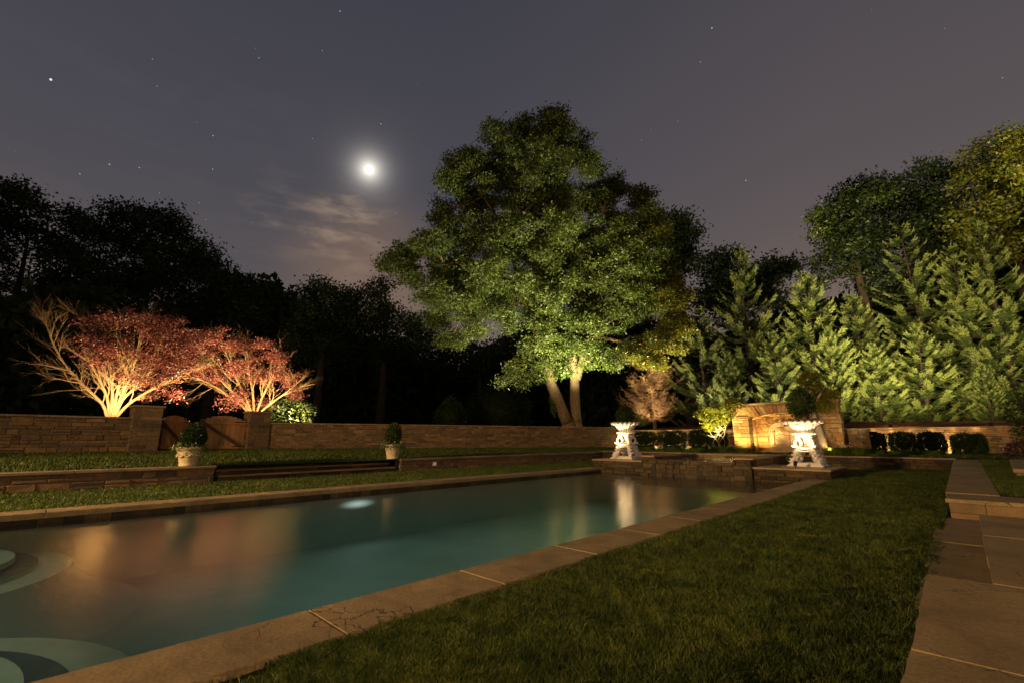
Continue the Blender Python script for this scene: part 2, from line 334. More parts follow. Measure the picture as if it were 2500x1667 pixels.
def leaf_quads(c, L, Wd, dirs=None, droop=.35):
    """rhombic leaves at centres c"""
    n = len(c); d = unit(rng.normal(size=(n, 3))) if dirs is None else unit(dirs + rng.normal(size=(n, 3)) * .55)
    d[:, 2] -= droop; d = unit(d); q = unit(np.cross(d, unit(rng.normal(size=(n, 3)))))
    l = L * rng.uniform(.6, 1.3, (n, 1)); wd = Wd * rng.uniform(.7, 1.2, (n, 1)); nn = np.cross(d, q)
    return np.stack([c, c + d * l * .5 + q * wd * .5 + nn * wd * .12, c + d * l, c + d * l * .5 - q * wd * .5 + nn * wd * .12], 1)
def ball(n, c, r, p=.5):
    u = unit(rng.normal(size=(n, 3))) * (rng.random((n, 1)) ** p) * np.array(r); return u + np.array(c)
def sheet(name, rows, m, kind='structure'):
    """rows: list of equally long lists of points"""
    b = MB(); nn = len(rows[0]); vs = [p for r in rows for p in r]
    b.add(vs, [(i * nn + j, i * nn + j + 1, (i + 1) * nn + j + 1, (i + 1) * nn + j) for i in range(len(rows) - 1) for j in range(nn - 1)])
    return tag(b.build(name, m, smooth=False), kind=kind)

# ---------------------------------------------------------------- masonry
def masonry(L, z0, z1, th, stonem='stone', course=(.07, .17), wid=(.16, .52), ends=True, mortar='wmortar', faces=(1, 1), zb=None):
    """coursed rubble from (0,0) to (L,0), both faces"""
    b = MB(); b.cur = 0; d = .02
    b.box(.01, L - .01, -th / 2 + d, th / 2 - d, z0, z1 - .004)
    b.cur = 1
    for s_, on in ((-1, faces[0]), (1, faces[1])):
        if not on: continue
        z = z0
        while z < z1 - .02:
            h = random.uniform(*course)
            if z + h > z1 - .05: h = z1 - z
            x = random.uniform(-.25, 0)
            while x < L:
                wd = random.uniform(*wid) * (1 if h > .1 else 1.2); x0 = max(x, 0); x1 = min(x + wd, L)
                if L - x1 < .08: x1 = L
                if x1 - x0 > .03:
                    g = .008; o = random.uniform(-.006, .026); y = th / 2; i = .012
                    sub = [(z + g, z + h - g)] if (h < .12 or random.random() < .7) else [(z + g, z + h / 2 - g), (z + h / 2 + g, z + h - g)]
                    for (a0, a1) in sub:
                        j = lambda: random.uniform(-.006, .006)
                        vs = [(x0 + g + j(), s_ * (y - d - .005), a0 + j()), (x1 - g + j(), s_ * (y - d - .005), a0 + j()), (x1 - g + j(), s_ * (y - d - .005), a1 + j()), (x0 + g + j(), s_ * (y - d - .005), a1 + j())]
                        vs += [(p[0], s_ * (y - .006 + o * .4), p[2]) for p in vs[:4]]
                        vs += [(x0 + g + i + j(), s_ * (y + o), a0 + i), (x1 - g - i + j(), s_ * (y + o + j()), a0 + i), (x1 - g - i + j(), s_ * (y + o), a1 - i), (x0 + g + i + j(), s_ * (y + o + j()), a1 - i)]
                        fs = [(8, 9, 10, 11)] + [(k, (k + 1) % 4, 4 + (k + 1) % 4, 4 + k) for k in range(4)] + [(4 + k, 4 + (k + 1) % 4, 8 + (k + 1) % 4, 8 + k) for k in range(4)]
                        if s_ > 0: fs = [tuple(reversed(f)) for f in fs]
                        b.add(vs, fs)
                x += wd
            z += h
    if ends:
        for xe, s_ in ((0, -1), (L, 1)):
            z = z0
            while z < z1 - .02:
                h = random.uniform(*course)
                if z + h > z1 - .05: h = z1 - z
                o = random.uniform(0, .012); spl = random.uniform(-.3, .3) * th if th > .3 else None
                cells = [(-th / 2, th / 2)] if spl is None else [(-th / 2, spl), (spl, th / 2)]
                for (ya, yb) in cells:
                    xa, xb = sorted((xe - s_ * .03, xe + s_ * (.002 + o))); b.box(xa, xb, ya + .006, yb - .006, z + .006, z + h - .006, .003)
                z += h
    return b, [M['dmortar' if stonem == 'stone_dark' else mortar], M[stonem]]
def capping(L, z, th, over=.04, t=.06, seg=(.7, 1.3)):
    b = MB(); x = -over
    while x < L + over - .01:
        wd = random.uniform(*seg); x1 = min(x + wd, L + over)
        if L + over - x1 < .25: x1 = L + over
        b.box(x + .004, x1 - .004, -th / 2 - over, th / 2 + over, z + .002, z + t, .004, .010); x = x1
    return b
def wall(name, A, B, z0, z1, th, label, cat='stone wall', cap_t=.06, over=.04, stonem='stone', group=None, **kw):
    A = Vector((A[0], A[1])); B = Vector((B[0], B[1])); L = (B - A).length; ang = math.atan2(B.y - A.y, B.x - A.x)
    e = empty(name, (A.x, A.y, 0), ang, label, cat, group)
    b, ms = masonry(L, z0, z1 - cap_t, th, stonem, **kw); b.build('masonry', ms, e)
    if cap_t: capping(L, z1 - cap_t, th, over, cap_t).build('capping', M['cap'], e)
    return e

# ---------------------------------------------------------------- ground sheets
WY0 = -14
def rect_sheet(name, rects, m):
    b = MB()
    for (x0, x1, y0, y1, z) in rects: b.add([(x0, y0, z), (x1, y0, z), (x1, y1, z), (x0, y1, z)], [(0, 1, 2, 3)])
    return tag(b.build(name, m), kind='structure')
PX0, PX1, PY0, PY1 = -9.30, -2.97, -2.6, 14.0       # pool water edges
rect_sheet('pool_lawn', [(-2.48, .24, -6, 19.9, -.03), (-13.0, -9.76, WY0, 19.9, -.03), (-9.76, -2.48, 15.6, 19.9, -.03), (-9.76, -2.48, WY0, PY0 - .5, -.03)], M['lawn'])
# long garden wall line
LW = [(-19.6, -6.0), (-20.1, 2.3), (-20.5, 3.0), (-21.0, 6.3), (-15.1, 23.6), (-14.2, 24.6)]
def lwx(y):
    pts = [(-19.0, -30)] + LW + [(-14.0, 60)]
    for (xa, ya), (xb, yb) in zip(pts, pts[1:]):
        if ya <= y <= yb: return xa + (xb - xa) * (y - ya) / (yb - ya)
ys = [-14, -10, -6, -2, 1.2, 3.0, 5, 6.3, 9, 12, 15, 18, 20.1, 22, 23.6, 24.6]
sheet('terrace_lawn', [[(-13.0, y, .35), (-13.6, y, .37), (-15.0 if lwx(y) < -16 else -14.0, y, .48), (lwx(y) - .6, y, .56)] for y in ys], M['lawn2'])
sheet('upper_lawn', [[(-13.0, y, z), (-9, y, z), (-5, y, z), (-.3, y, z), (1.0, y, z - .03), (6, y, z)] for y, z in ((20.1, .39), (21.5, .42), (23, .5), (24.6, .55))], M['lawn2'])
sheet('hillside', [[(lwx(y) - .25, y, -.3), (lwx(y) - (.28 if not 3.1 < y < 6.2 else 2.2), y, 1.2 if not 3.1 < y < 6.2 else .5), (lwx(y) - 3, y, 1.45), (lwx(y) - 8, y, 1.5), (-60, y, 1.6), (-300, y, 2)] for y in [-30, -14, -6, 1.2, 3.0, 3.15, 6.15, 6.3, 12, 18, 23.6, 24.6, 30, 45, 60]], M['earth'])
def bank(x, y):
    return 1.27 + .11 * min(y - 24.2, 4.5) + .02 * max(0, y - 28.7) + .05 * math.sin(x * 1.3 + y) * math.sin(x * .37) * min(1, y - 24.2)
sheet('mulch_bank', [[(x, y, bank(x, y) + random.uniform(-.04, .04)) for x in np.arange(-14.1, 22, .3)] for y in (24.2, 24.5, 24.8, 25.2, 25.6, 26.1, 26.6, 27.8, 29, 31, 34, 40, 60)], M['mulch'])
rect_sheet('outer_ground', [(-.3, 21.9, -29.9, 24.1, -.13), (-300, 300, 60, 400, 2.2), (22, 300, -30, 60, 1.0), (-300, 300, -300, -30, .2), (-19, 22, -30, WY0, .15), (6, 22, WY0, 24.2, .3), (-14, 22, 24.2, 24.25, 1.2)], M['earth'])
# right terrace lawn
sheet('side_lawn', [[(.25, y, z), (1.0, y, z), (2.4, y, z + .02), (6, y, z + .05)] for y, z in ((9.35, .235), (13, .28), (17, .33), (20.1, .37))], M['lawn2'])

def rough_slab(b, x0, x1, y0, y1, z0, z1, j=.008, step=.12):
    """a hand split slab: jittered outline, pillowed broken edge"""
    P = []
    def side(a, c):
        n = max(1, int((Vector(c) - Vector(a)).length / step))
        for i in range(n):
            t = i / n; P.append((a[0] + (c[0] - a[0]) * t, a[1] + (c[1] - a[1]) * t))
    side((x0, y0), (x1, y0)); side((x1, y0), (x1, y1)); side((x1, y1), (x0, y1)); side((x0, y1), (x0, y0)); n = len(P)
    cx_, cy_ = (x0 + x1) / 2, (y0 + y1) / 2; r = lambda a: random.uniform(-a, a); rings = []
    low = 0
    off = [0.0] * n
    for i in range(n): low = .6 * low + r(j); off[i] = low if (P[i][0] < x0 + .001 and x0 < -.1) else 0.0
    for ins, zz in ((.0, z0), (.0, z0 + (z1 - z0) * .45), (.0005, z1 - .002), (.0015, z1 - .0003)):
        rings.append([(x + (ins + off[i]) * (1 if x < cx_ else -1) + r(.0008), y + (ins + off[i]) * (1 if y < cy_ else -1) + r(.0008), zz) for i, (x, y) in enumerate(P)])
    vs = [p for g_ in rings for p in g_]; fs = [tuple(3 * n + i for i in range(n)), tuple(range(n - 1, -1, -1))]
    for k in range(3):
        for i in range(n): a = k * n + i; c = k * n + (i + 1) % n; fs.append((a, c, c + n, a + n))
    b.add(vs, fs)
# ---------------------------------------------------------------- swimming pool
WZ = -.15
pool = empty('swimming_pool', (-6, 6, 0), 0, 'long rectangular swimming pool with sandstone coping and teal water in the lawn', 'swimming pool')
po = Vector((-6, 6, 0))
def child(b, name, m, parent, off, **kw): o = b.build(name, m, parent, **kw); o.location = -Vector(off); return o
b = MB(); D = -1.05
b.add([(PX0, PY0, -.2), (PX0, PY1, -.2), (PX0, PY1, D), (PX0, PY0, D)], [(0, 1, 2, 3)])
b.add([(PX1, PY0, -.2), (PX1, PY1, -.2), (PX1, PY1, D), (PX1, PY0, D)], [(3, 2, 1, 0)])
b.add([(PX0, PY1, -.2), (PX1, PY1, -.2), (PX1, PY1, D), (PX0, PY1, D)], [(0, 1, 2, 3)])
b.add([(PX0, PY0, -.2), (PX1, PY0, -.2), (PX1, PY0, D), (PX0, PY0, D)], [(3, 2, 1, 0)])
b.add([(PX0, PY0, D), (PX1, PY0, D), (PX1, PY1, D), (PX0, PY1, D)], [(0, 1, 2, 3)])
child(b, 'basin', M['plaster'], pool, po)
# coping stones
def coping_run(x0, x1, ya, yb, seg, first, rough_in):
    y = ya; k = 0
    while y < yb - .05:
        L = seg if first is None or k else first; y1 = min(y + L, yb)
        if yb - y1 < .3: y1 = yb
        c = MB(); n = max(2, int((y1 - y - .022) / .06)); T = []
        for i in range(n + 1):
            yy = y + .011 + (y1 - y - .022) * i / n; j = lambda a: random.uniform(-a, a)
            pr = [(x0 + j(.005), -.075), (x0 - .004 + j(.006), -.04), (x0 + j(.005), -.012), (x0 + .012 + j(.003), 0 + j(.001)), (x1 - .012 + j(.003), j(.001)), (x1 + j(.007), -.012), (x1 + .004 + j(.007), -.04), (x1 + j(.006), -.075)]
            T.append([(px, yy, pz) for px, pz in pr])
        vs = [p for r in T for p in r]; fs = [(i * 8 + q, i * 8 + (q + 1) % 8, (i + 1) * 8 + (q + 1) % 8, (i + 1) * 8 + q) for i in range(n) for q in range(8)]
        fs += [tuple(range(7, -1, -1)), tuple(n * 8 + q for q in range(8))]
        c.add(vs, fs); child(c, 'coping_stone', M['coping'], pool, po)
        y = y1; k += 1
coping_run(-2.97, -2.46, PY0, 14.0, 1.17, 1.17 * 0 + (1.30 - PY0) % 1.17 + .0001, True)
coping_run(-9.77, -9.30, PY0, 14.6, 1.45, None, True)
b = MB(); b.box(-2.955, -2.475, PY0, 13.99, -.078, -.010); b.box(-9.755, -9.315, PY0, 14.55, -.078, -.010); child(b, 'mortar_joint', M['mortar'], pool, po)
b = MB()
for xa, xb in ((-2.955, -2.48), (-9.76, -9.315)):
    y = PY0
    while y < 14:
        L = random.uniform(.14, .32); b.box(xa + .012, xb - .012, y + .003, min(y + L, 14) - .003, -.22, -.079, .003); y += L
b.box(-9.8, -2.45, PY0 - .5, PY0, -.22, 0.0)
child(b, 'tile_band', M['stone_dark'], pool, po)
# rounded underwater steps in the two near corners (light tread edges)
for (cx_, cy_, rs_) in ((-4.15, -1.15, 1.0), (-8.45, -1.15, .92)):
    for r, z, mt_ in ((1.9, -.52, 'step'), (1.56, -.47, 'band'), (1.33, -.38, 'step')):
        b = MB(); n = 72; rg = lambda rr, zz: [(min(max(cx_ + rs_ * rr * math.cos(a), PX0 + .003), PX1 - .003), max(cy_ + rs_ * rr * math.sin(a), PY0 + .003), zz) for a in np.linspace(0, 2 * math.pi, n + 1)[:-1]]
        lv = [(r, z), (r + .02, z - .03), (r + .10, z - .16), (r + .34, z - .34), (r + .8, D)] if r > 1.8 else [(r, z), (r + .01, z - .06)]
        rings = [rg(*q) for q in lv]; b.add(rings[0], [tuple(range(n))]); b.cur = 1
        b.add([p for q in rings for p in q], [(k * n + (i + 1) % n, k * n + i, (k + 1) * n + i, (k + 1) * n + (i + 1) % n) for k in range(len(lv) - 1) for i in range(n)])
        child(b, 'pool_step', [M[mt_], M['plaster']], pool, po, smooth=r > 1.8)
b = MB(); nx, ny = 2, 2
b.add([(PX0 - .0, PY0, WZ), (PX1, PY0, WZ), (PX1, PY1, WZ), (PX0, PY1, WZ)], [(0, 1, 2, 3)])
tag(b.build('pool_water', M['water']), kind='structure')
# underwater light on the far side wall, its beam painted as a glowing ellipse
e = empty('underwater_light', (PX0 + .02, 4.95, -.33), 0, 'white painted glow of an underwater light on the far side of the pool', 'pool light')
lamp('SPOT', 'underwater_lamp_fill', (PX0 + .12, 4.95, -.3), (.75, .95, 1), 7, (1, 0, -.15), .08, 150, 1).parent = None
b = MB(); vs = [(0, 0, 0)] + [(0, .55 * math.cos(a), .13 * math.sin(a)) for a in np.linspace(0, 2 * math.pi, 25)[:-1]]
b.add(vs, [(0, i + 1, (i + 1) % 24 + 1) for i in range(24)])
m = bpy.data.materials.new('pool_beam_glow'); m.use_nodes = True; t = NT(m.node_tree); t.n.clear()
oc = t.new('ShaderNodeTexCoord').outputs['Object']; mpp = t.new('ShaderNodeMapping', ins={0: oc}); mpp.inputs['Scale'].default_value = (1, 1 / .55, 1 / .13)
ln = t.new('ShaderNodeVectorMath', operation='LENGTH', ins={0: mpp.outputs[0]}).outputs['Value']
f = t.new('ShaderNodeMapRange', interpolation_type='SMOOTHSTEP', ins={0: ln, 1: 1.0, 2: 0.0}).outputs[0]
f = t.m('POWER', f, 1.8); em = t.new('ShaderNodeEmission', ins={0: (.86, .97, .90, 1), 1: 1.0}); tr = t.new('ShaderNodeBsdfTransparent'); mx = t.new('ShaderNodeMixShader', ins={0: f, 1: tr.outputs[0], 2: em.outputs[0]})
oo = t.new('ShaderNodeOutputMaterial'); t.l.new(mx.outputs[0], oo.inputs[0]); M['pglow'] = m
b.build('lens', m, e)  # soft-edged emissive ellipse that paints the beam on the wall
for yy in (3.2, 7.0, 10.9):
    o_ = lamp('AREA', 'underwater_lamp_fill', (-6.13, yy, -.19), (.94, 1, .86), 11, (0, 0, -1), 1); o_.data.shape = 'RECTANGLE'; o_.data.size = 5.6; o_.data.size_y = 3.6; o_.rotation_euler = (0, 0, 0)  # added fill: unseen downward panels that brighten the basin evenly
o_ = lamp('AREA', 'underwater_lamp_fill', (-6.13, -.75, -.19), (1, .97, .80), 7.5, (0, 0, -1), 1); o_.data.shape = 'RECTANGLE'; o_.data.size = 5.8; o_.data.size_y = 2.6; o_.rotation_euler = (0, 0, 0)  # added fill panel to brighten the step tops, no fixture there

# ---------------------------------------------------------------- left retaining wall, steps
TX = -13.0
wall('retaining_wall', (TX - .15, WY0), (TX - .15, 3.15), -.2, .37, .34, 'low stone retaining wall along the left lawn, from the picture edge to the big planter', 'retaining wall', stonem='stone')
wall('retaining_wall', (TX - .15, 8.3), (TX - .15, 20.05), -.2, .37, .34, 'low stone retaining wall with a small square light, right of the garden steps', 'retaining wall')
e = empty('garden_steps', (TX, 5.7, 0), 0, 'wide dark stone steps between the two retaining walls', 'steps')
for k in range(3):
    b = MB(); zt = .02 + .115 * (k + 1); x1 = -.05 - .36 * k
    b.box(x1 - .42, x1 + .03, -2.42, 2.44, zt - .05, zt, .003, .008); o = b.build('tread', M['slab'], e)
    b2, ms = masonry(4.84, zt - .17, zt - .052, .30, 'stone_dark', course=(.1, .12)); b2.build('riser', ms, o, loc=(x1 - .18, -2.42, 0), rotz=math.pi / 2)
b = MB(); b.box(-.06, .06, -.07, .07, -.055, .055, 0, .008)
e = empty('step_light', (TX + .03, 9.62, .17), 0, 'small square brass light set in the low wall right of the steps', 'wall light')
b = MB(); b.box(-.02, .012, -.085, .085, -.075, .075, 0, .006); b.build('housing', M['pot'], e)
m_, t_, b_ = mat('frosted_lens', .4, .5); b_.inputs['Base Color'].default_value = (.8, .75, .6, 1); b_.inputs['Emission Color'].default_value = (1, .8, .5, 1); b_.inputs['Emission Strength'].default_value = .12
b = MB(); b.box(.012, .018, -.06, .06, -.05, .05); b.build('lens', m_, e)

# ---------------------------------------------------------------- long garden wall, pillars, gates
ZT = 1.66
wall('garden_wall', LW[0], LW[1], .2, ZT + .04, .4, 'dark brown rubble stone garden wall left of the gateway, under the first maple', 'stone wall', over=.05)
wall('garden_wall', (-20.95, 6.75), LW[4], .2, ZT, .4, 'long golden brown rubble stone wall running from the gate to the big tree', 'stone wall', over=.05, faces=(1, 1))
wall('garden_wall', LW[4], LW[5], .2, ZT, .4, 'short end of the stone wall behind the smaller white urn', 'stone wall', over=.05)
def pillar(x, y, lab, hz=2.1, wd=.78):
    e = empty('gate_pillar', (x, y, 0), rad(2), lab, 'stone pillar', 'gate pillars')
    b, ms = masonry(wd, .3, hz - .07, wd, course=(.1, .18)); b.build('masonry', ms, e, loc=(-wd / 2, 0, 0))
    b = MB(); b.box(-wd / 2 - .05, wd / 2 + .05, -wd / 2 - .05, wd / 2 + .05, hz - .068, hz, .004, .012); b.build('capping', M['cap'], e)
pillar(-20.05, 2.62, 'square stone gate pillar left of the gateway, below the first maple')
pillar(-21.0, 6.42, 'square stone gate pillar right of the open wooden gate')
def gate(x, y, rz, lab, flip):
    Wd, H = 1.62, 1.28; e = empty('wooden_gate', (x, y, .58), rz, lab, 'gate', 'wooden gate leaves'); e.scale = (1, -1, 1)
    b = MB(); n = 9
    for i in range(n):
        xa = Wd * i / n + .005; xb = Wd * (i + 1) / n - .005; u = (i + .5) / n; b.box(xa, xb, -.012, .012, .04, H * (.86 + .16 * (1 - (2 * (u if not flip else u) - 1) ** 2)), .002)
    b.build('board_panel', M['wood'], e)
    for z in (.04, H * .76):
        b = MB(); b.box(0, Wd, .014, .05, z, z + .12, 0, .004); b.build('rail', M['wood'], e)
    b = MB(); b.box(0, .11, .052, .085, .05, H * .88, 0, .004); b.box(-.0, .09, -.05, -.014, .6, H * .9, 0, .004); b.build('stile', M['wood_dark'], e)
    b = MB(); p0 = Vector((.12, .06, H * .78)); p1 = Vector((Wd - .12, .06, .1)); d = (p1 - p0).normalized(); q = Vector((-d.z, 0, d.x)) * .055
    b.add([p + o + s for s in (Vector((0, -.008, 0)), Vector((0, .03, 0))) for p, o in ((p0, q), (p1, q), (p1, -q), (p0, -q))], [(3, 2, 1, 0), (4, 5, 6, 7), (0, 1, 5, 4), (1, 2, 6, 5), (2, 3, 7, 6), (3, 0, 4, 7)])
    b.build('brace', M['wood_dark'], e)
    for z in (.1, H * .82):
        b = MB(); b.box(Wd - .42, Wd + .03, .052, .06, z, z + .035); b.build('hinge', M['metal'], e)
    return e
gate(-20.75, 4.38, rad(96), 'open cedar board gate leaf with dark diagonal brace beside the right pillar', True)
g2 = gate(-21.55, 3.25, rad(135), 'shadowed cedar gate leaf swung open behind the left pillar', False)
b = MB(); b.box(-.6, .6, -1.6, 1.6, 0, .06, .0, .01); tag(b.build('gate_threshold', M['slab'], loc=(-20.8, 4.6, .52)), kind='structure')

# ---------------------------------------------------------------- planters
def planter(x, y, z, r, h, lab, band=True):
    e = empty('stone_planter', (x, y, z), 0, lab, 'planter', 'planters on the low wall')
    pr = [(0, .0), (r * .62, 0), (r * .66, .02), (r * .66, .05), (r * .64, .06), (r * .68, .10), (r * .88, h * .78), (r * .90, h * .80)]
    b = MB(); b.lathe(pr, 40); b.build('bowl', M['pot'], e, True)
    b = MB(); b.lathe([(r * .9, h * .80), (r * .98, h * .84), (r * 1.02, h * .88), (r * 1.04, h * .94), (r * 1.02, h), (r * .93, h), (r * .90, h * .9), (r * .2, h * .88), (0, h * .88)], 40); b.build('rim', M['pot'], e, True)
    if band:
        b = MB()
        for k in range(10):
            a0 = 2 * math.pi * k / 10; pts = []
            for s in range(9):
                a = a0 + s / 8 * 2 * math.pi / 10; zz = h * (.62 - .12 * math.sin(s / 8 * math.pi)); rr = r * (.66 + .24 * zz / (h * .8)) + .012; pts.append((rr * math.cos(a), rr * math.sin(a), zz))
            b.tube(pts, [.012 + .012 * math.sin(s / 8 * math.pi) for s in range(9)], 5)
        b.build('swag', M['pot'], e, True)
    return e
P1 = on_z(459, 1130, .37); P1 = Vector((-13.15, P1.y * 13.15 / -P1.x, .37))
P2 = on_z(958, 1115, .37); P2 = Vector((-13.15, P2.y * 13.15 / -P2.x, .37))
planter(P1.x, P1.y, .372, .275, .44, 'large cream cast stone planter with swags at the left end of the steps')
planter(P2.x, P2.y, .372, .275, .45, 'small smooth cream stone planter at the right end of the steps', False)
def boxball(name, c, r, n, mt, lab, cat, group=None, ls=.05, core=True, shape=None, parent=None):
    """clipped leafy form: a dark twiggy core and a shell of small leaves"""
    c = np.array(c, float); u = unit(rng.normal(size=(n, 3)))
    rr = rng.uniform(.72, 1.05, (n, 1)) ** 1
    k = 1 + .07 * np.sin(u[:, :1] * 7 + c[0]) * np.cos(u[:, 2:] * 6 + c[1]) + .05 * np.sin(u[:, 1:2] * 13)
    if shape == 'cone': k = k * (1 - .45 * np.clip(u[:, 2:], 0, 1) ** 1.2 * (np.abs(u[:, :1]) + np.abs(u[:, 1:2])))
    if shape == 'box': k = k / ((np.abs(u) ** 5).sum(1, keepdims=True)) ** .2
    p = u * rr * k * np.array(r)
    e = empty(name, tuple(c), 0, lab, cat, group) if parent is None else parent
    quads('foliage', leaf_quads(p, ls, ls * .55, dirs=u, droop=0), M[mt], e)
    if core:
        b = MB(); nn = 14; vs = []; 
        pr = [(math.sin(a) * .8, -math.cos(a) * .8) for a in np.linspace(.05, math.pi - .05, 9)]
        def fn(rd, z, a):
            uu = (rd * math.cos(a), rd * math.sin(a), z); kk = 1 - .45 * max(0, z) ** 1.2 * (abs(uu[0]) + abs(uu[1])) if shape == 'cone' else 1
            return rd * kk, z * kk
        b.lathe(pr, 12, fn=fn); b.v = [(x * r[0] * .9, y * r[1] * .9, z * r[2] * .9) for x, y, z in b.v]
        b.build('twigs', M['dark'], e, True)
    return e
boxball('topiary_shrub', (P1.x, P1.y + .05, 1.04), (.235, .235, .29), 5200, 'box', 'round dark green topiary shrub growing in the large cream planter', 'shrub', ls=.05)
boxball('topiary_shrub', (P2.x, P2.y, 1.12), (.235, .235, .36), 3600, 'box', 'egg shaped dark green topiary shrub growing in the small smooth planter', 'shrub', ls=.045)
def trailing(c, r, n, lab, mt='lily', fl='flower', nf=60):
    e = empty('trailing_flowers', tuple(c), 0, lab, 'flowers')
    a = rng.uniform(0, 6.283, n); rr = r * rng.uniform(.75, 1.3, n); z = -.05 - .2 * (rr / r - .75) + rng.normal(0, .035, n) + .1
    p = np.stack([np.cos(a) * rr, np.sin(a) * rr, z], 1); quads('leaves', leaf_quads(p, .045, .025), M[mt], e)
    p = p[rng.choice(n, nf)] + rng.normal(0, .015, (nf, 3)) + np.array([0, 0, .02]); quads('blossom', leaf_quads(p, .035, .03), M[fl], e)
trailing((P1.x, P1.y, .82), .29, 700, 'sparse pale flowers trailing over the rim of the large planter', nf=40)
trailing((P2.x, P2.y, .80), .30, 1100, 'small white flowers spilling over the rim of the small planter', nf=170)

# ---------------------------------------------------------------- platforms, spa
def plinth(name, x0, x1, y0, y1, z, lab):
    e = empty(name, (x0, y0, 0), 0, lab, 'stone plinth', 'plinths beside the spa'); L = x1 - x0; Dp = y1 - y0
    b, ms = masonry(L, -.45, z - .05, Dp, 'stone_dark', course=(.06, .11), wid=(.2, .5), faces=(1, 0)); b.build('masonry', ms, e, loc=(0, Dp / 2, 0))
    b = MB(); nsl = 2
    for i in range(nsl): b.box(-.03 + (L + .06) * i / nsl + .003, -.03 + (L + .06) * (i + 1) / nsl - .003, -.03, Dp + .03, z - .048, z, .003, .008)
    b.build('capping', M['cap'], e)
ZL, ZR = .30, .235
plinth('urn_plinth', -9.55, -7.62, 14.0, 15.6, ZL, 'low stone plinth at the far left pool corner, under the smaller urn')
plinth('urn_plinth', -4.28, -2.5, 14.0, 16.15, ZR, 'low stone plinth at the far right pool corner, under the nearer urn')
spa = empty('raised_spa', (-7.6, 13.9, 0), 0, 'raised square stone spa with dark spillway wall at the far end of the pool', 'spa')
# local x 0..3.3, y 0..3.6
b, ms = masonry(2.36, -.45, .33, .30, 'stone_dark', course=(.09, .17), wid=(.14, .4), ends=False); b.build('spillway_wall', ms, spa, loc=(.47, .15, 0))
b = MB(); b.box(.46, 2.84, -.03, .30, .332, .365, .001, .008)
m_, t_, b_ = mat('wet_dark_stone', .12, .7); b_.inputs['Base Color'].default_value = (.05, .04, .03, 1); M['wet'] = m_
b.build('spillway_lip', M['wet'], spa)
for x, wd, zz in ((0, .47, .47), (2.83, .47, .47)):
    b, ms = masonry(wd, -.45, zz - .05, .5, 'stone_dark', course=(.1, .2)); o = b.build('corner_block', ms, spa, loc=(x, .24, 0))
for x in (0.0, 2.93):
    b, ms = masonry(3.1, -.1, .42, .36, 'stone', course=(.1, .2)); b.build('side_wall', ms, spa, loc=(x + .19, .49, 0), rotz=math.pi / 2)
    b = MB(); y = -.02
    while y < 3.5:
        b.box(x - .03, x + .42 + (.04 if x == 0 else .02), y + .003, min(y + .9, 3.6) - .003, .422, .472, .002, .008); y += .9
    b.build('side_coping', M['cap'], spa)
b, ms = masonry(2.55, -.1, .42, .36, 'stone', course=(.1, .2), ends=False); b.build('back_wall', ms, spa, loc=(.38, 3.4, 0))
b = MB(); b.box(.45, 2.86, 3.2, 3.62, .422, .472, .002, .008); b.build('back_coping', M['cap'], spa)
b = MB(); b.add([(.38, .3, .352), (2.93, .3, .352), (2.93, 3.22, .352), (.38, 3.22, .352)], [(0, 1, 2, 3)]); b.build('spa_water', M['water'], spa)
b = MB(); b.add([(.38, .3, -.3), (2.93, .3, -.3), (2.93, 3.22, -.3), (.38, 3.22, -.3)], [(0, 1, 2, 3)]); b.build('spa_floor', M['plaster'], spa)
# thin trickles of water down the spillway
m = bpy.data.materials.new('falling_water'); m.use_nodes = True; t = NT(m.node_tree); t.n.clear()
g_ = t.new('ShaderNodeBsdfGlossy', ins={'Roughness': .6, 'Color': (.5, .42, .3, 1)}); tp = t.new('ShaderNodeBsdfTransparent'); mx = t.new('ShaderNodeMixShader', ins={0: .05, 1: tp.outputs[0], 2: g_.outputs[0]}); oo = t.new('ShaderNodeOutputMaterial'); t.l.new(mx.outputs[0], oo.inputs[0])
b = MB()
for i in range(16):
    x = random.uniform(1.55, 2.55) if i < 11 else random.uniform(.55, 1.5); r = random.uniform(.003, .008); b.tube([(x, -.035, .34), (x + random.uniform(-.02, .02), -.05, .2), (x + random.uniform(-.04, .04), -.07, WZ)], [r, r * .8, r * .6], 4)
b.tube([(.5, -.034, .335), (2.6, -.034, .335)], [.009, .009], 4); b.build('falling_water', m, spa)

# far retaining wall, side wall, landings
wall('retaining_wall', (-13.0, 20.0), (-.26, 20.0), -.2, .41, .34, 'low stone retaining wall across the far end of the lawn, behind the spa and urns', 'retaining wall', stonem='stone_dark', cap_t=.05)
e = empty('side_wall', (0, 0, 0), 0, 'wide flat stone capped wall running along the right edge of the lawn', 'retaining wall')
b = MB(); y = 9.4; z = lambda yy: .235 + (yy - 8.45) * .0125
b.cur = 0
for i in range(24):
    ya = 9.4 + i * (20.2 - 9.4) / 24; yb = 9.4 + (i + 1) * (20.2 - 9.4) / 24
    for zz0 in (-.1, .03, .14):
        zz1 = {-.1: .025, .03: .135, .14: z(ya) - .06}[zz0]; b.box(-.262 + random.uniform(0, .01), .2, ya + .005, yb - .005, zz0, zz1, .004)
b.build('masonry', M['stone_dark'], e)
b = MB()
for i in range(7):
    ya = 9.3 + i * 1.56; yb = ya + 1.55; z0 = z(ya); z1 = z(yb)
    b.add([(-.29, ya, z0 - .055), (.255, ya, z0 - .055), (.255, yb, z1 - .055), (-.29, yb, z1 - .055), (-.29, ya, z0), (.255, ya, z0), (.255, yb, z1), (-.29, yb, z1)], [(3, 2, 1, 0), (4, 5, 6, 7), (0, 1, 5, 4), (1, 2, 6, 5), (2, 3, 7, 6), (3, 0, 4, 7)])
b.build('capping', M['slab'], e)
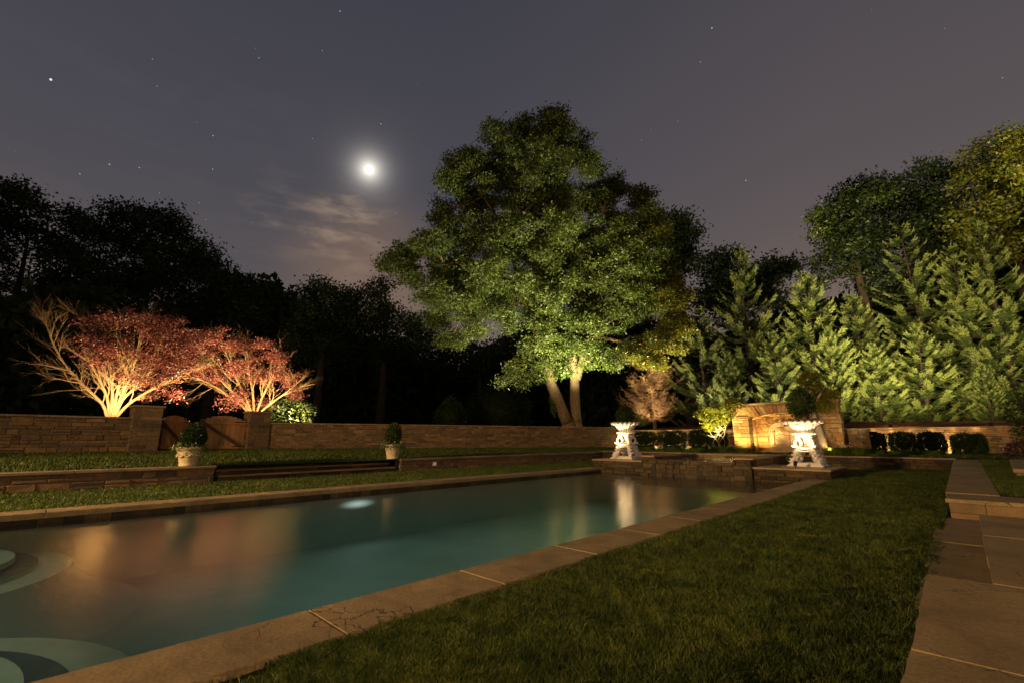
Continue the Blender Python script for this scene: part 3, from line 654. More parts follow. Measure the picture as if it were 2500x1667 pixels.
e = empty('stone_landing', (0, 8.9, 0), 0, 'raised stone step block crossing the path before the far walkway', 'step')
b = MB(); b.box(-.20, 2.55, -.36, .40, -.1, .17)
for (xa, xb, za, zb_) in ((-.25, .32, -.1, .06), (.325, 1.0, -.1, .06), (1.005, 2.6, -.1, .06), (-.25, .08, .064, .186), (.085, .75, .064, .186), (.755, 2.6, .064, .186)): rough_slab(b, xa, xb, -.42, -.30, za, zb_, .006)
for (ya, yb, za, zb_) in ((-.29, .0, -.1, .06), (.005, .39, -.1, .06), (-.29, .2, .064, .186), (.205, .39, .064, .186)): rough_slab(b, -.252, -.15, ya, yb, za, zb_, .006)
b.build('riser', M['slab_plain'], e)
b = MB(); rough_slab(b, -.275, .9, -.45, .39, .188, .235); rough_slab(b, .904, 2.6, -.45, .39, .188, .236); b.build('tread', M['slab'], e)
e = empty('sunken_step', (0, 6.1, 0), 0, 'low shadowed stone step sunk between the near landing and the far block', 'step')
for (ya, yb, xl, zt) in ((-2.2, -.9, -.36, .0), (-.899, .352, -.375, -.004), (.353, 1.202, -.36, .003), (1.203, 2.33, -.30, .0)):
    b = MB(); rough_slab(b, xl, 2.6, ya, yb, -.12, zt, .010); b.build('tread', M['slab'], e)
e = empty('terrace_landing', (0, 3, 0), 0, 'broad tan flagstone landing at the lower right of the picture', 'terrace')
ZA = .2
for (xa, xb, ya, yb, dz) in ((-.27, 2.6, -6, -.5005, .0), (-.265, 2.6, -.4995, .102, .003), (-.272, 2.6, .103, .9045, -.002), (.004, 2.6, .9055, 1.7515, .001), (.0, 2.6, 1.7525, 2.7525, -.003), (.006, 2.6, 2.7535, 4.2, .0)):
    b = MB(); rough_slab(b, xa, xb, ya, yb, ZA - .075, ZA + dz, .006); b.build('flagstone', M['slab'], e)
b = MB(); b.box(-.25, 2.55, -6, .885, -.1, ZA - .078); b.box(.02, 2.55, .885, 4.18, -.1, ZA - .078); b.build('base', M['stone_dark'], e)
b = MB(); rough_slab(b, -.315, -.24, -6, -.2, -.1, .02, .008); rough_slab(b, -.32, -.24, -.19, 1.0, -.1, .012, .008); b.build('edging', M['slab'], e)
# bits at the right edge
wall('terrace_wall', (1.05, 19.2), (.80, 13.2), .1, .44, .3, 'pale capped low wall at the far right edge beside the small lawn', 'low wall', cap_t=.08)
rect_sheet('side_path', [(.95, 2.6, 9.4, 13.1, .30)], M['slab'])

# ---------------------------------------------------------------- urns
def make_urn(name_lab, loc, s=1.0):
    e = empty('garden_urn', loc, 0, name_lab, 'urn', 'white cast iron urns'); e.scale = (s, s, s)
    um = M['urn']
    # stepped square base, hollow look with low arches
    b = MB(); b.box(-.46, .46, -.46, .46, 0, .035, 0, .006); b.box(-.42, .42, -.42, .42, .036, .07, 0, .008); b.box(-.38, .38, -.38, .38, .071, .10, 0, .008); b.build('base', um, e)
    # four acanthus legs on the diagonals
    leg = [(.50, .10), (.30, .10), (.27, .16), (.235, .20), (.235, .27), (.22, .31), (.13, .33), (.16, .37), (.12, .42), (.05, .45), (.05, .50), (.26, .50), (.30, .50),
           (.33, .46), (.30, .445), (.37, .43), (.40, .38), (.36, .365), (.42, .33), (.38, .31), (.34, .285), (.33, .25), (.36, .26), (.40, .27), (.385, .225), (.44, .235), (.42, .195), (.50, .20), (.47, .155), (.55, .15), (.52, .12)]
    for k in range(4):
        a = math.pi / 4 + k * math.pi / 2; ca, sa = math.cos(a), math.sin(a)
        T = lambda u, w_, h: (1.04 * u * ca - w_ * sa, 1.04 * u * sa + w_ * ca, h)
        b = MB(); b.prism(leg, T, .085)
        b.tube([T(.47, 0, .12), T(.40, 0, .20), T(.33, 0, .30), T(.34, 0, .42), T(.26, 0, .49)], [.045, .055, .045, .055, .04], 8)
        for (uu, hh) in ((.36, .30), (.31, .40), (.42, .19)):
            for sg in (-1, 1): b.tube([T(uu, 0, hh), T(uu + .04, sg * .07, hh + .03), T(uu + .02, sg * .11, hh - .01)], [.03, .026, .008], 6)
        b.build('leg', um, e, True)
    b = MB(); b.lathe([(0, .47), (.20, .465), (.25, .49), (.29, .50), (.29, .53), (.24, .55), (0, .55)], 24)
    for k in range(4):
        a = k * math.pi / 2; pts = []
        for q in range(9):
            v = -1 + 2 * q / 8; pts.append((math.cos(a) * .24 - math.sin(a) * v * .22, math.sin(a) * .24 + math.cos(a) * v * .22, .475 - .05 * (1 - v * v)))
        b.tube(pts, [.02] * 9, 6)
    b.build('collar', um, e, True)
    # four scroll rings
    for k in range(4):
        a = math.pi / 4 + k * math.pi / 2; ca, sa = math.cos(a), math.sin(a); b = MB()
        T = lambda u, w_, h: (u * ca - w_ * sa, u * sa + w_ * ca, h)
        n = 22; ro, ri = (.135, .155), (.055, .080); cu, ch = .235, .655
        out = [(cu + ro[0] * math.cos(q * 2 * math.pi / n), ch + ro[1] * math.sin(q * 2 * math.pi / n)) for q in range(n)]
        inn = [(cu + .01 + ri[0] * math.cos(q * 2 * math.pi / n), ch + ri[1] * math.sin(q * 2 * math.pi / n)) for q in range(n)]
        vs = [T(u, -.045, h) for u, h in out] + [T(u, .045, h) for u, h in out] + [T(u, -.05, h) for u, h in inn] + [T(u, .05, h) for u, h in inn]; fs = []
        for q in range(n):
            p = (q + 1) % n; fs += [(q, p, n + p, n + q), (2 * n + q, 3 * n + q, 3 * n + p, 2 * n + p), (q, 2 * n + q, 2 * n + p, p), (n + q, n + p, 3 * n + p, 3 * n + q)]
        b.add(vs, fs)
        b.tube([T(cu + .10, 0, ch - .10), T(cu + .17, 0, ch - .085), T(cu + .205, 0, ch - .05)], [.045, .035, .010], 6)
        b.tube([T(cu - .04, 0, ch + .10), T(cu - .02, 0, ch + .17), T(cu + .06, 0, ch + .20)], [.06, .07, .05], 7)
        b.build('scroll', um, e, True)
    b = MB(); b.lathe([(0, .55), (.10, .55), (.12, .575), (.07, .60), (.035, .64), (.05, .68), (.08, .71), (.05, .75), (.09, .80), (.13, .84), (0, .84)], 18); b.build('baluster', um, e, True)
    # fluted bowl: 20 lobes
    NL = 18
    def fl(amp):
        def fn(r, z, a):
            k = amp(z); c = abs(math.cos(a * NL / 2)); return r * (1 + k * (c - .6)), z + (.035 * max(0, c - .5) if z > 1.255 else 0)
        return fn
    b = MB()
    pr = [(.05, .83), (.13, .835), (.21, .865), (.30, .905), (.345, .935), (.33, .95), (.27, .965), (.238, 1.0), (.275, 1.055), (.315, 1.11), (.355, 1.165), (.395, 1.215), (.43, 1.25), (.47, 1.262), (.48, 1.275), (.45, 1.275), (.41, 1.245), (.36, 1.22), (.1, 1.20)]
    b.lathe(pr, 160, fn=fl(lambda z: .10 if z < .95 else (.09 if z < 1.262 else .07)))
    b.build('bowl', um, e, True)
    b = MB()
    for k in range(NL):
        a = 2 * math.pi * k / NL; b.tube([(.43 * math.cos(a), .43 * math.sin(a), 1.24), (.475 * math.cos(a), .475 * math.sin(a), 1.27), (.49 * math.cos(a), .49 * math.sin(a), 1.29), (.475 * math.cos(a), .475 * math.sin(a), 1.31)], [.05, .068, .062, .02], 8)
    b.tube([(.46 * math.cos(a), .46 * math.sin(a), 1.258) for a in np.linspace(0, 2 * math.pi, 41)], [.03] * 41, 6)
    b.build('scalloped_rim', um, e, True)
    return e
UR = Vector((-3.27, 15.56, ZR + .002)); UL = Vector((-8.72, 14.93, ZL + .002))
make_urn('larger looking white cast iron urn with scroll legs on the right plinth', UR, .97)
make_urn('farther white cast iron urn with scroll legs on the left plinth', UL, .97)
boxball('urn_shrub', (UR.x, UR.y, 2.05 - .0), (.36, .36, .52), 3600, 'box', 'dark conical evergreen standing in the right white urn', 'shrub', ls=.05, shape='cone')
boxball('urn_shrub', (UL.x, UL.y, 1.86), (.33, .33, .40), 2800, 'dark', 'dim conical evergreen standing in the left white urn', 'shrub', ls=.05, shape='cone')
trailing((UR.x, UR.y, ZR + 1.25), .40, 1500, 'dark leaves and pink flowers filling the rim of the right urn', 'purple', 'pinkflower', 120)
trailing((UL.x, UL.y, ZL + 1.24), .40, 1200, 'leaves and pink flowers filling the rim of the left urn', 'box', 'pinkflower', 90)
boxball('urn_plant', (UL.x + .52, UL.y + .2, ZL + 1.36), (.20, .20, .18), 420, 'lily', 'pale leafy plant leaning out of the right side of the left urn', 'plant', ls=.06, core=False)
# ---------------------------------------------------------------- uplight fixtures
def uplight(loc, lab, d=(0, 0, 1), s=1.0):
    e = empty('uplight', loc, 0, lab, 'spotlight', 'small black garden uplights'); e.scale = (s, s, s); d = Vector(d).normalized()
    b = MB(); b.tube([(0, 0, -.02), (0, 0, .07)], [.012, .012], 6); b.build('stake', M['metal'], e)
    p = Vector((0, 0, .09)); b = MB(); b.tube([p - d * .06, p - d * .05, p + d * .06, p + d * .075], [.025, .042, .048, .05], 12, cap=False); b.build('housing', M['metal'], e)
    q = p + d * .05; x = d.orthogonal().normalized(); y = d.cross(x); b = MB(); b.add([q + (x * math.cos(a) + y * math.sin(a)) * .044 for a in np.linspace(0, 2 * math.pi, 13)[:-1]], [tuple(range(12))]); b.build('lens', M['lens'], e)
    return e
def urn_light(U, zz, off, lab):
    p = Vector((U.x + off[0], U.y + off[1], zz + .002)); d = Vector((U.x, U.y, zz + 1.35)) - p; uplight(p, lab, d); lamp('SPOT', 'urn_lamp', p + Vector((0, 0, .10)) + d.normalized() * .12, (1, .68, .34), 210, d, .03, 82, .95)
urn_light(UR, ZR, (-.10, -1.0), 'small black spotlight on the right plinth aimed at the nearer urn')
urn_light(UL, ZL, (-.25, -.78), 'small black spotlight on the left plinth aimed at the farther urn')

# ---------------------------------------------------------------- fountain wall
FY = 21.5
fw = empty('fountain_wall', (-7.12, FY, 0), 0, 'golden stone wall with a lit arched niche behind the spa', 'stone wall')
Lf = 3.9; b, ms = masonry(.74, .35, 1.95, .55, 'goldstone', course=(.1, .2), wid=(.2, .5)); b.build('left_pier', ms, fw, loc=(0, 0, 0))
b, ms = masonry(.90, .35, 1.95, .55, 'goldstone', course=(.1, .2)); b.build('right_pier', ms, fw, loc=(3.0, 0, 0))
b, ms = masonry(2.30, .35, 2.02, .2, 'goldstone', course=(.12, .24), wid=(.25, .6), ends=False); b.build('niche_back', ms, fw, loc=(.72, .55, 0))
b, ms = masonry(Lf, 2.34, 2.42, .55, 'goldstone', course=(.07, .09)); b.build('frieze', ms, fw)
# arch: voussoirs from x .74 to 3.0 springing at 1.85, rise .22
b = MB(); cxa = 1.87; n = 17
def arch(u, lo): return 1.80 + .22 * (1 - u * u) + (0 if lo else 0)
for i in range(n):
    u0 = -1 + 2 * i / n; u1 = -1 + 2 * (i + 1) / n; g = .006
    xa, xb = cxa + u0 * 1.13 + g, cxa + u1 * 1.13 - g; fan = .30
    xta, xtb = cxa + u0 * 1.45 + g, cxa + u1 * 1.45 - g; yo = random.uniform(0, .025)
    vs = []
    for y in (-.285 - yo, .27): vs += [(xa, y, arch(u0, 1)), (xb, y, arch(u1, 1)), (xtb, y, 2.335), (xta, y, 2.335)]
    b.add(vs, [(3, 2, 1, 0), (4, 5, 6, 7), (0, 1, 5, 4), (1, 2, 6, 5), (2, 3, 7, 6), (3, 0, 4, 7)])
b.build('arch_stones', M['goldstone'], fw)
b = MB(); b.cur = 0
b.box(.03, .86, -.235, .255, 1.951, 2.334); b.box(2.88, 3.87, -.235, .255, 1.951, 2.334); b.box(.74, .742, -.27, .5, .4, 1.8); b.build('spandrel', M['goldstone'], fw)
b = MB(); x = -.04
while x < Lf: b.box(x + .003, min(x + .8, Lf + .04) - .003, -.31, .31, 2.422, 2.48, .003, .008); x += .8
b.build('capping', M['cap'], fw)
b = MB(); b.box(.74, 3.0, -.2, .46, .38, .50, .002, .01); b.build('ledge', M['carved'], fw)
# jamb edge strip of rough stones standing proud
b = MB(); z = .4
while z < 1.82: b.box(.66 + random.uniform(-.01, .01), .80 + random.uniform(-.01, .01), -.36, -.29, z + .003, min(z + .11, 1.84) - .003, .006, .008); z += .11
b.build('jamb', M['stone_dark'], fw)
# carved fountain panel inside the niche
cf = empty('carved_fountain', (-5.42, FY + .33, .5), 0, 'carved limestone wall fountain with arched hood and mask inside the lit niche', 'fountain')
b = MB(); b.box(-.52, .52, -.02, .10, 0, .16, 0, .01); b.box(-.46, .46, .0, .10, .161, .24, 0, .01); b.box(-.30, .30, .04, .10, .24, .95); b.build('panel', M['carved'], cf)
for sx in (-1, 1):
    b = MB(); b.box(sx * .38 - .075, sx * .38 + .075, -.01, .10, .242, .70, 0, .008); b.box(sx * .38 - .10, sx * .38 + .10, -.03, .10, .70, .74, 0, .008); b.box(sx * .38 - .11, sx * .38 + .11, -.045, .10, .741, .78, 0, .008); b.build('pilaster', M['carved'], cf)
b = MB()
for (ra, rb, yo) in ((.46, .40, -.05), (.39, .33, -.02), (.32, .27, .0)):
    n = 20; vs = []
    for q in range(n + 1):
        a = math.pi * q / n
        for (r_, y_) in ((ra, yo), (rb, yo), (rb, .1), (ra, .1)): vs.append((r_ * math.cos(a), y_, .78 + r_ * math.sin(a) * .86))
    b.add(vs, [(q * 4 + s, q * 4 + (s + 1) % 4, q * 4 + 4 + (s + 1) % 4, q * 4 + 4 + s) for q in range(n) for s in range(4)])
b.build('hood', M['carved'], cf)
b = MB(); n = 20; vs = [(0, .05, .78)] + [(.27 * math.cos(math.pi * q / n), .07, .78 + .235 * math.sin(math.pi * q / n)) for q in range(n + 1)]; b.add(vs, [(0, q + 1, q + 2) for q in range(n)])
for q in range(9):
    a = math.pi * (q + .5) / 9; b.tube([(0.05 * math.cos(a), .04, .80 + .04 * math.sin(a)), (.25 * math.cos(a), .05, .78 + .22 * math.sin(a))], [.008, .022], 6)
b.tube([(-.07, .02, 1.20), (0, .0, 1.25), (.07, .02, 1.20)], [.02, .045, .02], 8); b.build('shell', M['carved'], cf, True)
b = MB(); b.lathe([(0, -.11), (.07, -.09), (.10, -.02), (.095, .05), (.06, .10), (0, .115)], 14)
b.v = [(x, y * .7 + .02, z + .80) for x, y, z in b.v]; b.tube([(0, -.05, .80), (0, -.085, .77)], [.018, .028], 8); b.tube([(-.06, -.04, .83), (-.02, -.06, .84)], [.015, .01], 6); b.tube([(.06, -.04, .83), (.02, -.06, .84)], [.015, .01], 6)
for q in range(11):
    a = math.pi * (q / 10) ; b.tube([(.09 * math.cos(a), .0, .80 + .09 * math.sin(a)), (.15 * math.cos(a), .02, .80 + .15 * math.sin(a))], [.022, .012], 6)
b.build('mask', M['carved'], cf, True)
b = MB()
for sx in (-1, 1):
    pts = []; 
    for q in range(28): a = q / 27 * 3.6 * math.pi; r_ = .13 * (1 - q / 30); pts.append((sx * (.135 + r_ * math.cos(a)), .03, .43 + r_ * math.sin(a)))
    b.tube(pts, [.016] * 28, 6)
b.tube([(-.26, .03, .62), (0, .03, .66), (.26, .03, .62)], [.014] * 3, 6); b.build('scrollwork', M['carved'], cf, True)
b = MB()
for q in range(13): x = -.36 + .06 * q; b.tube([(x, -.05, .03), (x, -.055, .12)], [.016, .022], 6)
b.box(-.44, .44, -.04, 0, .0, .15, 0, .01); b.build('basin', M['carved'], cf)
# lights at the fountain
def gl(loc, d, pw, col=WARM, cone=110, name='fountain_lamp', size=.04): return lamp('SPOT', name, loc, col, pw, d, size, cone, .7)
gl((-6.72, FY - .95, .66), (0.02, .75, .9), 230, (1, .60, .20)); gl((-6.1, FY - .35, .62), (.0, .8, 1), 240, (1, .60, .20)); gl((-4.5, FY - .35, .62), (-.25, .8, 1), 120, (1, .62, .24)); gl((-3.6, FY - .9, .6), (0, .7, .9), 60, (1, .6, .2))
uplight((-6.78, FY - .62, .44), 'small black uplight at the foot of the left pier of the fountain wall', (0, .3, 1))
# wing wall to the right
wall('wing_wall', (-3.2, 21.9), (-2.55, 21.25), .3, 1.36, .32, 'short tan stone wing wall right of the pale tree trunk', 'stone wall', cap_t=.06)
# ---------------------------------------------------------------- hedge wall and box hedges
HY = 24.05
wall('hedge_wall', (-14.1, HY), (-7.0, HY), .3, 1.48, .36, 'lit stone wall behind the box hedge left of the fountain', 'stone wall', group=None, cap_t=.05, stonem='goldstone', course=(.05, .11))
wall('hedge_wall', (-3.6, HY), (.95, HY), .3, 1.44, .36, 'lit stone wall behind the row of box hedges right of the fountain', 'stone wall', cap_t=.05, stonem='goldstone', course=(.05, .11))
e = wall('hedge_wall', (.95, HY), (4.5, HY - 1.5), .3, 1.44, .36, 'unlit end of the garden wall at the right edge', 'stone wall', cap_t=.05)
def hedge(px0, px1, py0, py1, y, n, lab):
    a = on_y(px0, py0, y); c = on_y(px1, py1, y); cx_ = (a.x + c.x) / 2; cz = (a.z + c.z) / 2
    boxball('box_hedge', (cx_, y, cz), (abs(c.x - a.x) / 2 * 1.0, .38, abs(a.z - c.z) / 2 * .95), n, 'box', lab, 'hedge', 'clipped box hedges', ls=.075, shape='box', core=True)
H = [(1545, 1600, 1054, 1084, 'clipped box hedge nearest the smaller urn, left of the fountain'), (1606, 1676, 1052, 1086, 'second box hedge from the smaller urn, in front of the lit wall'), (1684, 1732, 1050, 1086, 'rounded box hedge third from the smaller urn'), (1734, 1772, 1052, 1088, 'box hedge tucked behind the twisted white vine stems'),
     (2092, 2164, 1056, 1094, 'box hedge next to the wing wall, right of the fountain'), (2170, 2240, 1056, 1098, 'box hedge second from the wing wall'), (2240, 2312, 1056, 1100, 'box hedge third from the wing wall, touching the second'), (2322, 2412, 1060, 1102, 'darkest box hedge at the right end of the row')]
for i, (a, c, p, q, lab) in enumerate(H): hedge(a, c, p, q + 8, 22.9, 5200, lab)
for px, pw in ((1578, 12), (1603, 15), (1640, 10), (1680, 16), (1720, 10), (2166, 22), (2245, 7), (2318, 24)):
    p = on_y(px, 1092, 23.45); lamp('POINT', 'hedge_lamp', (p.x, 23.45, .68), WARM2 if px < 2000 else (1, .66, .34), pw * 1.6, None, .05)
for x0, x1 in ((-13.6, -7.3), (-3.2, .7)):
    for x in np.arange(x0, x1, .6): lamp('POINT', 'wall_wash_lamp', (x, HY - .29, 1.33 + .0), (1, .66, .28), .85, None, .02)
# grass-like clumps
def clump(c, r, n, h, mt, lab, name='daylily_clump', cat='plant', group='leafy clumps below the hedges'):
    a = rng.uniform(0, 6.283, n); rr = r * np.sqrt(rng.random(n)); base_ = np.stack([np.cos(a) * rr, np.sin(a) * rr * .6, np.zeros(n)], 1)
    out = np.stack([np.cos(a), np.sin(a) * .8, np.zeros(n)], 1); l = h * rng.uniform(.6, 1.15, (n, 1)); q = np.stack([-np.sin(a), np.cos(a), np.zeros(n)], 1) * .009
    mid = base_ + out * l * .25 + np.array([0, 0, 1]) * l * .8; tip = base_ + out * l * .8 + np.array([0, 0, 1]) * l * rng.uniform(.45, .9, (n, 1))
    P = np.concatenate([np.stack([base_ - q, base_ + q, mid + q, mid - q], 1), np.stack([mid - q, mid + q, tip + q * .2, tip - q * .2], 1)])
    e = empty(name, tuple(c), 0, lab, cat, group); quads('blades', P, M[mt], e); return e
cl_ = [(1765, 1096, 20.9, .34, .30, 'bright arching daylily clump at the foot of the white vine'), (1700, 1092, 21.3, .30, .2, 'low grassy clump left of the vine'), (1640, 1090, 21.6, .34, .2, 'low grassy clump below the second hedge'), (1580, 1090, 21.9, .3, .2, 'low grassy clump below the first hedge'), (2040, 1094, 20.9, .38, .30, 'dense daylily clump right of the pale trunk'), (2095, 1096, 20.9, .3, .3, 'light green daylily clump before the wing wall'), (2140, 1100, 21.5, .26, .2, 'low grassy clump below the right hedge row'), (2200, 1100, 21.6, .32, .2, 'thin grassy clump between the right hedges'), (2270, 1101, 21.7, .32, .2, 'thin grassy clump near the right end of the hedges'), (1815, 1100, 20.7, .25, .22, 'pale daylily clump against the left fountain pier')]
for px, py, y, r, h_, lab in cl_: p = on_y(px, py, y); clump((p.x, y, .42), r * 1.15, 420, h_, 'lily', lab)
e = empty('white_flowers', tuple(on_y(2062, 1088, 20.85)), 0, 'cluster of white blossoms above the daylilies right of the trunk', 'flowers'); quads('petals', leaf_quads(ball(60, (0, 0, 0), (.22, .1, .05)), .05, .04), M['flower'], e)
gl((-2.4, 20.35, .7), (-.6, .35, 1), 45, COOLW, 100, 'border_lamp'); gl((-8.1, 20.5, .7), (.05, .4, 1), 90, (1, .85, .45), 90, 'border_lamp')

# ---------------------------------------------------------------- trees
def limb(b, pts, r0, r1, n=7):
    m = len(pts); P = [Vector(p) for p in pts]; out = []; R = []
    for i in range(m - 1):
        for s in range(3):
            t = s / 3; p0 = P[max(i - 1, 0)]; p1 = P[i]; p2 = P[i + 1]; p3 = P[min(i + 2, m - 1)]
            out.append(.5 * ((2 * p1) + (p2 - p0) * t + (2 * p0 - 5 * p1 + 4 * p2 - p3) * t * t + (3 * p1 - p0 - 3 * p2 + p3) * t ** 3)); u = (i + t) / (m - 1); R.append(r0 + (r1 - r0) * u)
    out.append(P[-1]); R.append(r1); b.tube(out, R, n); return out, R
def leafy_crown(blobs, anchors, nleaf, L, Wd, mt, e, twigmat, bb, depth_j=1.0, perr=True, tw=.012, name='crown', flat=.8, spread=.42):
    """blobs: (centre Vector, radius m). Twig tips inside each blob carry leaf sprays."""
    tot = sum(r * r for _, r in blobs); allp = []
    for c, r in blobs:
        n = int(nleaf * r * r / tot); k = max(7, int(11 * r * r)); k = min(k, 60)
        cs = ball(k, c, (r, r, r * flat), .42); j = rng.integers(0, k, n)
        off = rng.normal(size=(n, 3)) * spread * .5 * np.array([1, 1, .55]); allp.append(np.concatenate([cs[j] + off], 0))
        if bb is not None:
            A = min(anchors, key=lambda q: (q - c).length); A = Vector(A); mid = (A + Vector(c)) / 2 + Vector((0, 0, .12 * r)); limb(bb, [A, mid, c], .03 + .022 * r, .02, 5)
            for q in cs[:max(3, k // 4)]:
                bb.tube([c, (Vector(c) * .5 + Vector(q) * .5) + Vector((0, 0, .05)), q], [.016, tw, .004], 3, cap=False)
    P = np.concatenate(allp); o = quads(name, leaf_quads(P, L, Wd), M[mt], e); return o
def px_blobs(lst, depth, jit, dup=1, both=True, rs=1.0):
    out = []
    for (x, y, r) in lst:
        for k in range(dup):
            d = depth + random.uniform(-jit, jit); p = at(x + random.uniform(-.2, .2) * r * k, y + random.uniform(-.2, .2) * r * k, d); out.append((p, r * rs * d / FPX))
    return out
def rel(e, blobs): return [(c - e.location, r) for c, r in blobs]
# --- the big twin tree
DA = 28.0
eA = empty('shade_tree', tuple(at(1392, 1037, DA)), 0, 'tall leafy shade tree with the leaning ivy marked trunk, left of the twin pair', 'tree')
eA.location.z = 1.4
o0 = eA.location; ap = lambda x, y, d=0: at(x, y, DA + d * .35) - o0
b = MB(); anchors = []
def L_(pts, r0, r1, n=8, dd=None, b_=None):
    P = [ap(*p) for p in pts]; o, R = limb(b_ or b, P, r0, r1, n); anchors.extend(o[::2]); return o
b.lathe([(.60, -.1), (.48, .1), (.40, .4), (.36, .8)], 16, fn=lambda r, z, a: (r * (1 + .12 * math.sin(a * 5) * max(0, .8 - z)), z)); 
b.v = [(x - .05 - .18 * z, y, z) for x, y, z in b.v]
L_([(1384, 1030), (1362, 975), (1345, 935), (1338, 900), (1322, 850, .2), (1303, 790, .4), (1285, 745, .4), (1272, 690, .3)], .36, .20, 12)
L_([(1272, 690, .3), (1258, 640, .4), (1252, 590, .2), (1265, 530), (1290, 470), (1318, 410), (1345, 340), (1358, 290)], .24, .05)
L_([(1284, 748, .4), (1250, 735, -.5), (1205, 728, -1), (1160, 742, -1.2), (1110, 730, -1.4)], .16, .05)
L_([(1275, 700, .3), (1235, 680, -.8), (1200, 655, -1.4), (1170, 640, -1.8), (1130, 640, -2), (1060, 650, -2), (985, 655, -2)], .17, .03)
L_([(1255, 610, .4), (1235, 570, 0), (1205, 520, -.5), (1180, 480, -1), (1150, 420, -1)], .15, .04)
L_([(1262, 540, .2), (1300, 500, -1), (1350, 450, -1.2), (1400, 400, -1)], .12, .04)
L_([(1256, 580, .4), (1270, 520, 1.5), (1250, 430, 2), (1220, 350, 2)], .12, .04)
L_([(1180, 480, -1), (1140, 500, -1.5), (1090, 510, -1.5)], .07, .03)
L_([(1343, 930, 0), (1320, 900, -.5), (1290, 905, -1), (1250, 925, -1.5), (1222, 938, -1.8)], .09, .02)
L_([(1340, 915, 0), (1350, 880, -.8), (1365, 860, -1)], .07, .03)
L_([(1330, 880, 0), (1300, 865, -.8), (1270, 860, -1.2)], .07, .03)
bA = px_blobs([(1352, 290, 40), (1355, 335, 55), (1285, 330, 50), (1215, 325, 38), (1150, 390, 55), (1235, 400, 65), (1330, 400, 70), (1410, 365, 45), (1440, 400, 34), (1105, 440, 38), (1175, 475, 65), (1270, 490, 75), (1365, 480, 65), (1080, 520, 40), (1140, 560, 65), (1230, 580, 70), (1330, 575, 70), (1060, 600, 50), (985, 620, 36), (950, 640, 26), (1000, 665, 38), (1100, 655, 65), (1190, 660, 65), (1060, 725, 50), (1130, 745, 55), (1070, 780, 38), (1105, 825, 34), (1200, 745, 45), (1240, 780, 36), (1290, 690, 55), (1160, 810, 28), (1330, 640, 50), (1345, 700, 45), (1300, 610, 50), (1240, 720, 45), (1330, 740, 40), (1120, 700, 50), (1370, 540, 50)], DA - .5, 2.2, 2, rs=1.0)
bA += px_blobs([(1300, 875, 38), (1255, 905, 28), (1228, 930, 18), (1345, 865, 38), (1372, 905, 30), (1310, 915, 24), (1278, 935, 18), (1330, 830, 34), (1310, 800, 34), (1290, 850, 28), (1345, 845, 34)], DA - 1.2, .6, 1)
leafy_crown(rel(eA, bA), anchors, 170000, .185, .09, 'oak', eA, None, b, spread=.50)
b.build('trunk', M['bark'], eA, True)
p = ball(900, (0, 0, 0), (.28, .28, 1.1), 1) ; p = p + np.array(ap(1352, 975)); quads('ivy', leaf_quads(p, .12, .10), M['lily'], eA)
eB = empty('shade_tree', tuple(at(1406, 1037, DA + .4)), 0, 'broad shade tree with the upright forked trunk, right of the twin pair', 'tree'); eB.location.z = 1.4
o0 = eB.location; ap = lambda x, y, d=0: at(x, y, DA + .4 + d * .35) - o0; b = MB(); anchors = []
b.lathe([(.66, -.1), (.50, .15), (.41, .5), (.36, 1.0)], 16, fn=lambda r, z, a: (r * (1 + .12 * math.sin(a * 4 + 1) * max(0, .8 - z)), z))
L_([(1406, 1030), (1404, 980), (1403, 930), (1400, 885), (1396, 840), (1400, 780), (1412, 720), (1430, 650), (1455, 570), (1480, 490)], .36, .05, 12)
L_([(1408, 925), (1420, 885, -.3), (1428, 850, -.6), (1450, 810, -1), (1500, 780, -1.5), (1560, 760, -2)], .26, .04)
L_([(1400, 800), (1370, 740, 1), (1350, 680, 1.5)], .14, .04)
L_([(1425, 670), (1490, 640, -1), (1560, 590, -1), (1600, 560, -1)], .16, .04)
L_([(1440, 820, -1), (1500, 830, -1.8), (1570, 840, -2), (1620, 850, -2)], .12, .03)
L_([(1412, 720), (1480, 700, 1.5), (1560, 680, 2), (1620, 690, 2)], .14, .04)
bl = [(1500, 450, 36), (1450, 490, 52), (1560, 480, 36), (1585, 530, 38), (1500, 550, 60), (1410, 590, 62), (1565, 600, 55), (1610, 650, 45), (1530, 660, 65), (1440, 680, 65), (1370, 700, 55), (1570, 740, 55), (1490, 765, 55), (1420, 785, 50), (1350, 795, 42), (1300, 775, 30), (1400, 640, 55), (1470, 620, 55), (1540, 710, 50), (1440, 740, 50), (1600, 700, 45)]
leafy_crown(rel(eB, px_blobs(bl, DA + .5, 2.2, 2, rs=1.0) + px_blobs([(1530, 855, 38), (1470, 850, 34), (1400, 825, 36), (1445, 880, 24), (1500, 890, 22), (1385, 835, 34), (1420, 845, 30), (1440, 800, 34), (1400, 780, 34), (1380, 860, 26)], DA - 1, 1, 1)), anchors, 120000, .185, .09, 'oak', eB, None, b, spread=.50)
leafy_crown(rel(eB, px_blobs([(1640, 730, 40), (1655, 790, 34), (1600, 830, 42), (1630, 690, 40), (1560, 870, 30), (1600, 560, 30), (1655, 845, 24), (1610, 885, 18)], DA - 1, 1.5, 2)), anchors, 36000, .165, .085, 'oak_yel', eB, None, b, name='yellowing_crown')
b.build('trunk', M['bark'], eB, True)
base_p = at(1392, 1037, DA); 
lamp('SPOT', 'tree_lamp', (-10.2, 16.2, .3), (1, .84, .52), 14500, tuple(at(1310, 680, DA) - Vector((-10.2, 16.2, .3))), .12, 70, .9)
lamp('SPOT', 'tree_lamp', (-14.4, 13.6, .55), (1, .88, .62), 6500, tuple(at(1150, 600, DA) - Vector((-14.4, 13.6, .55))), .12, 62, .95)
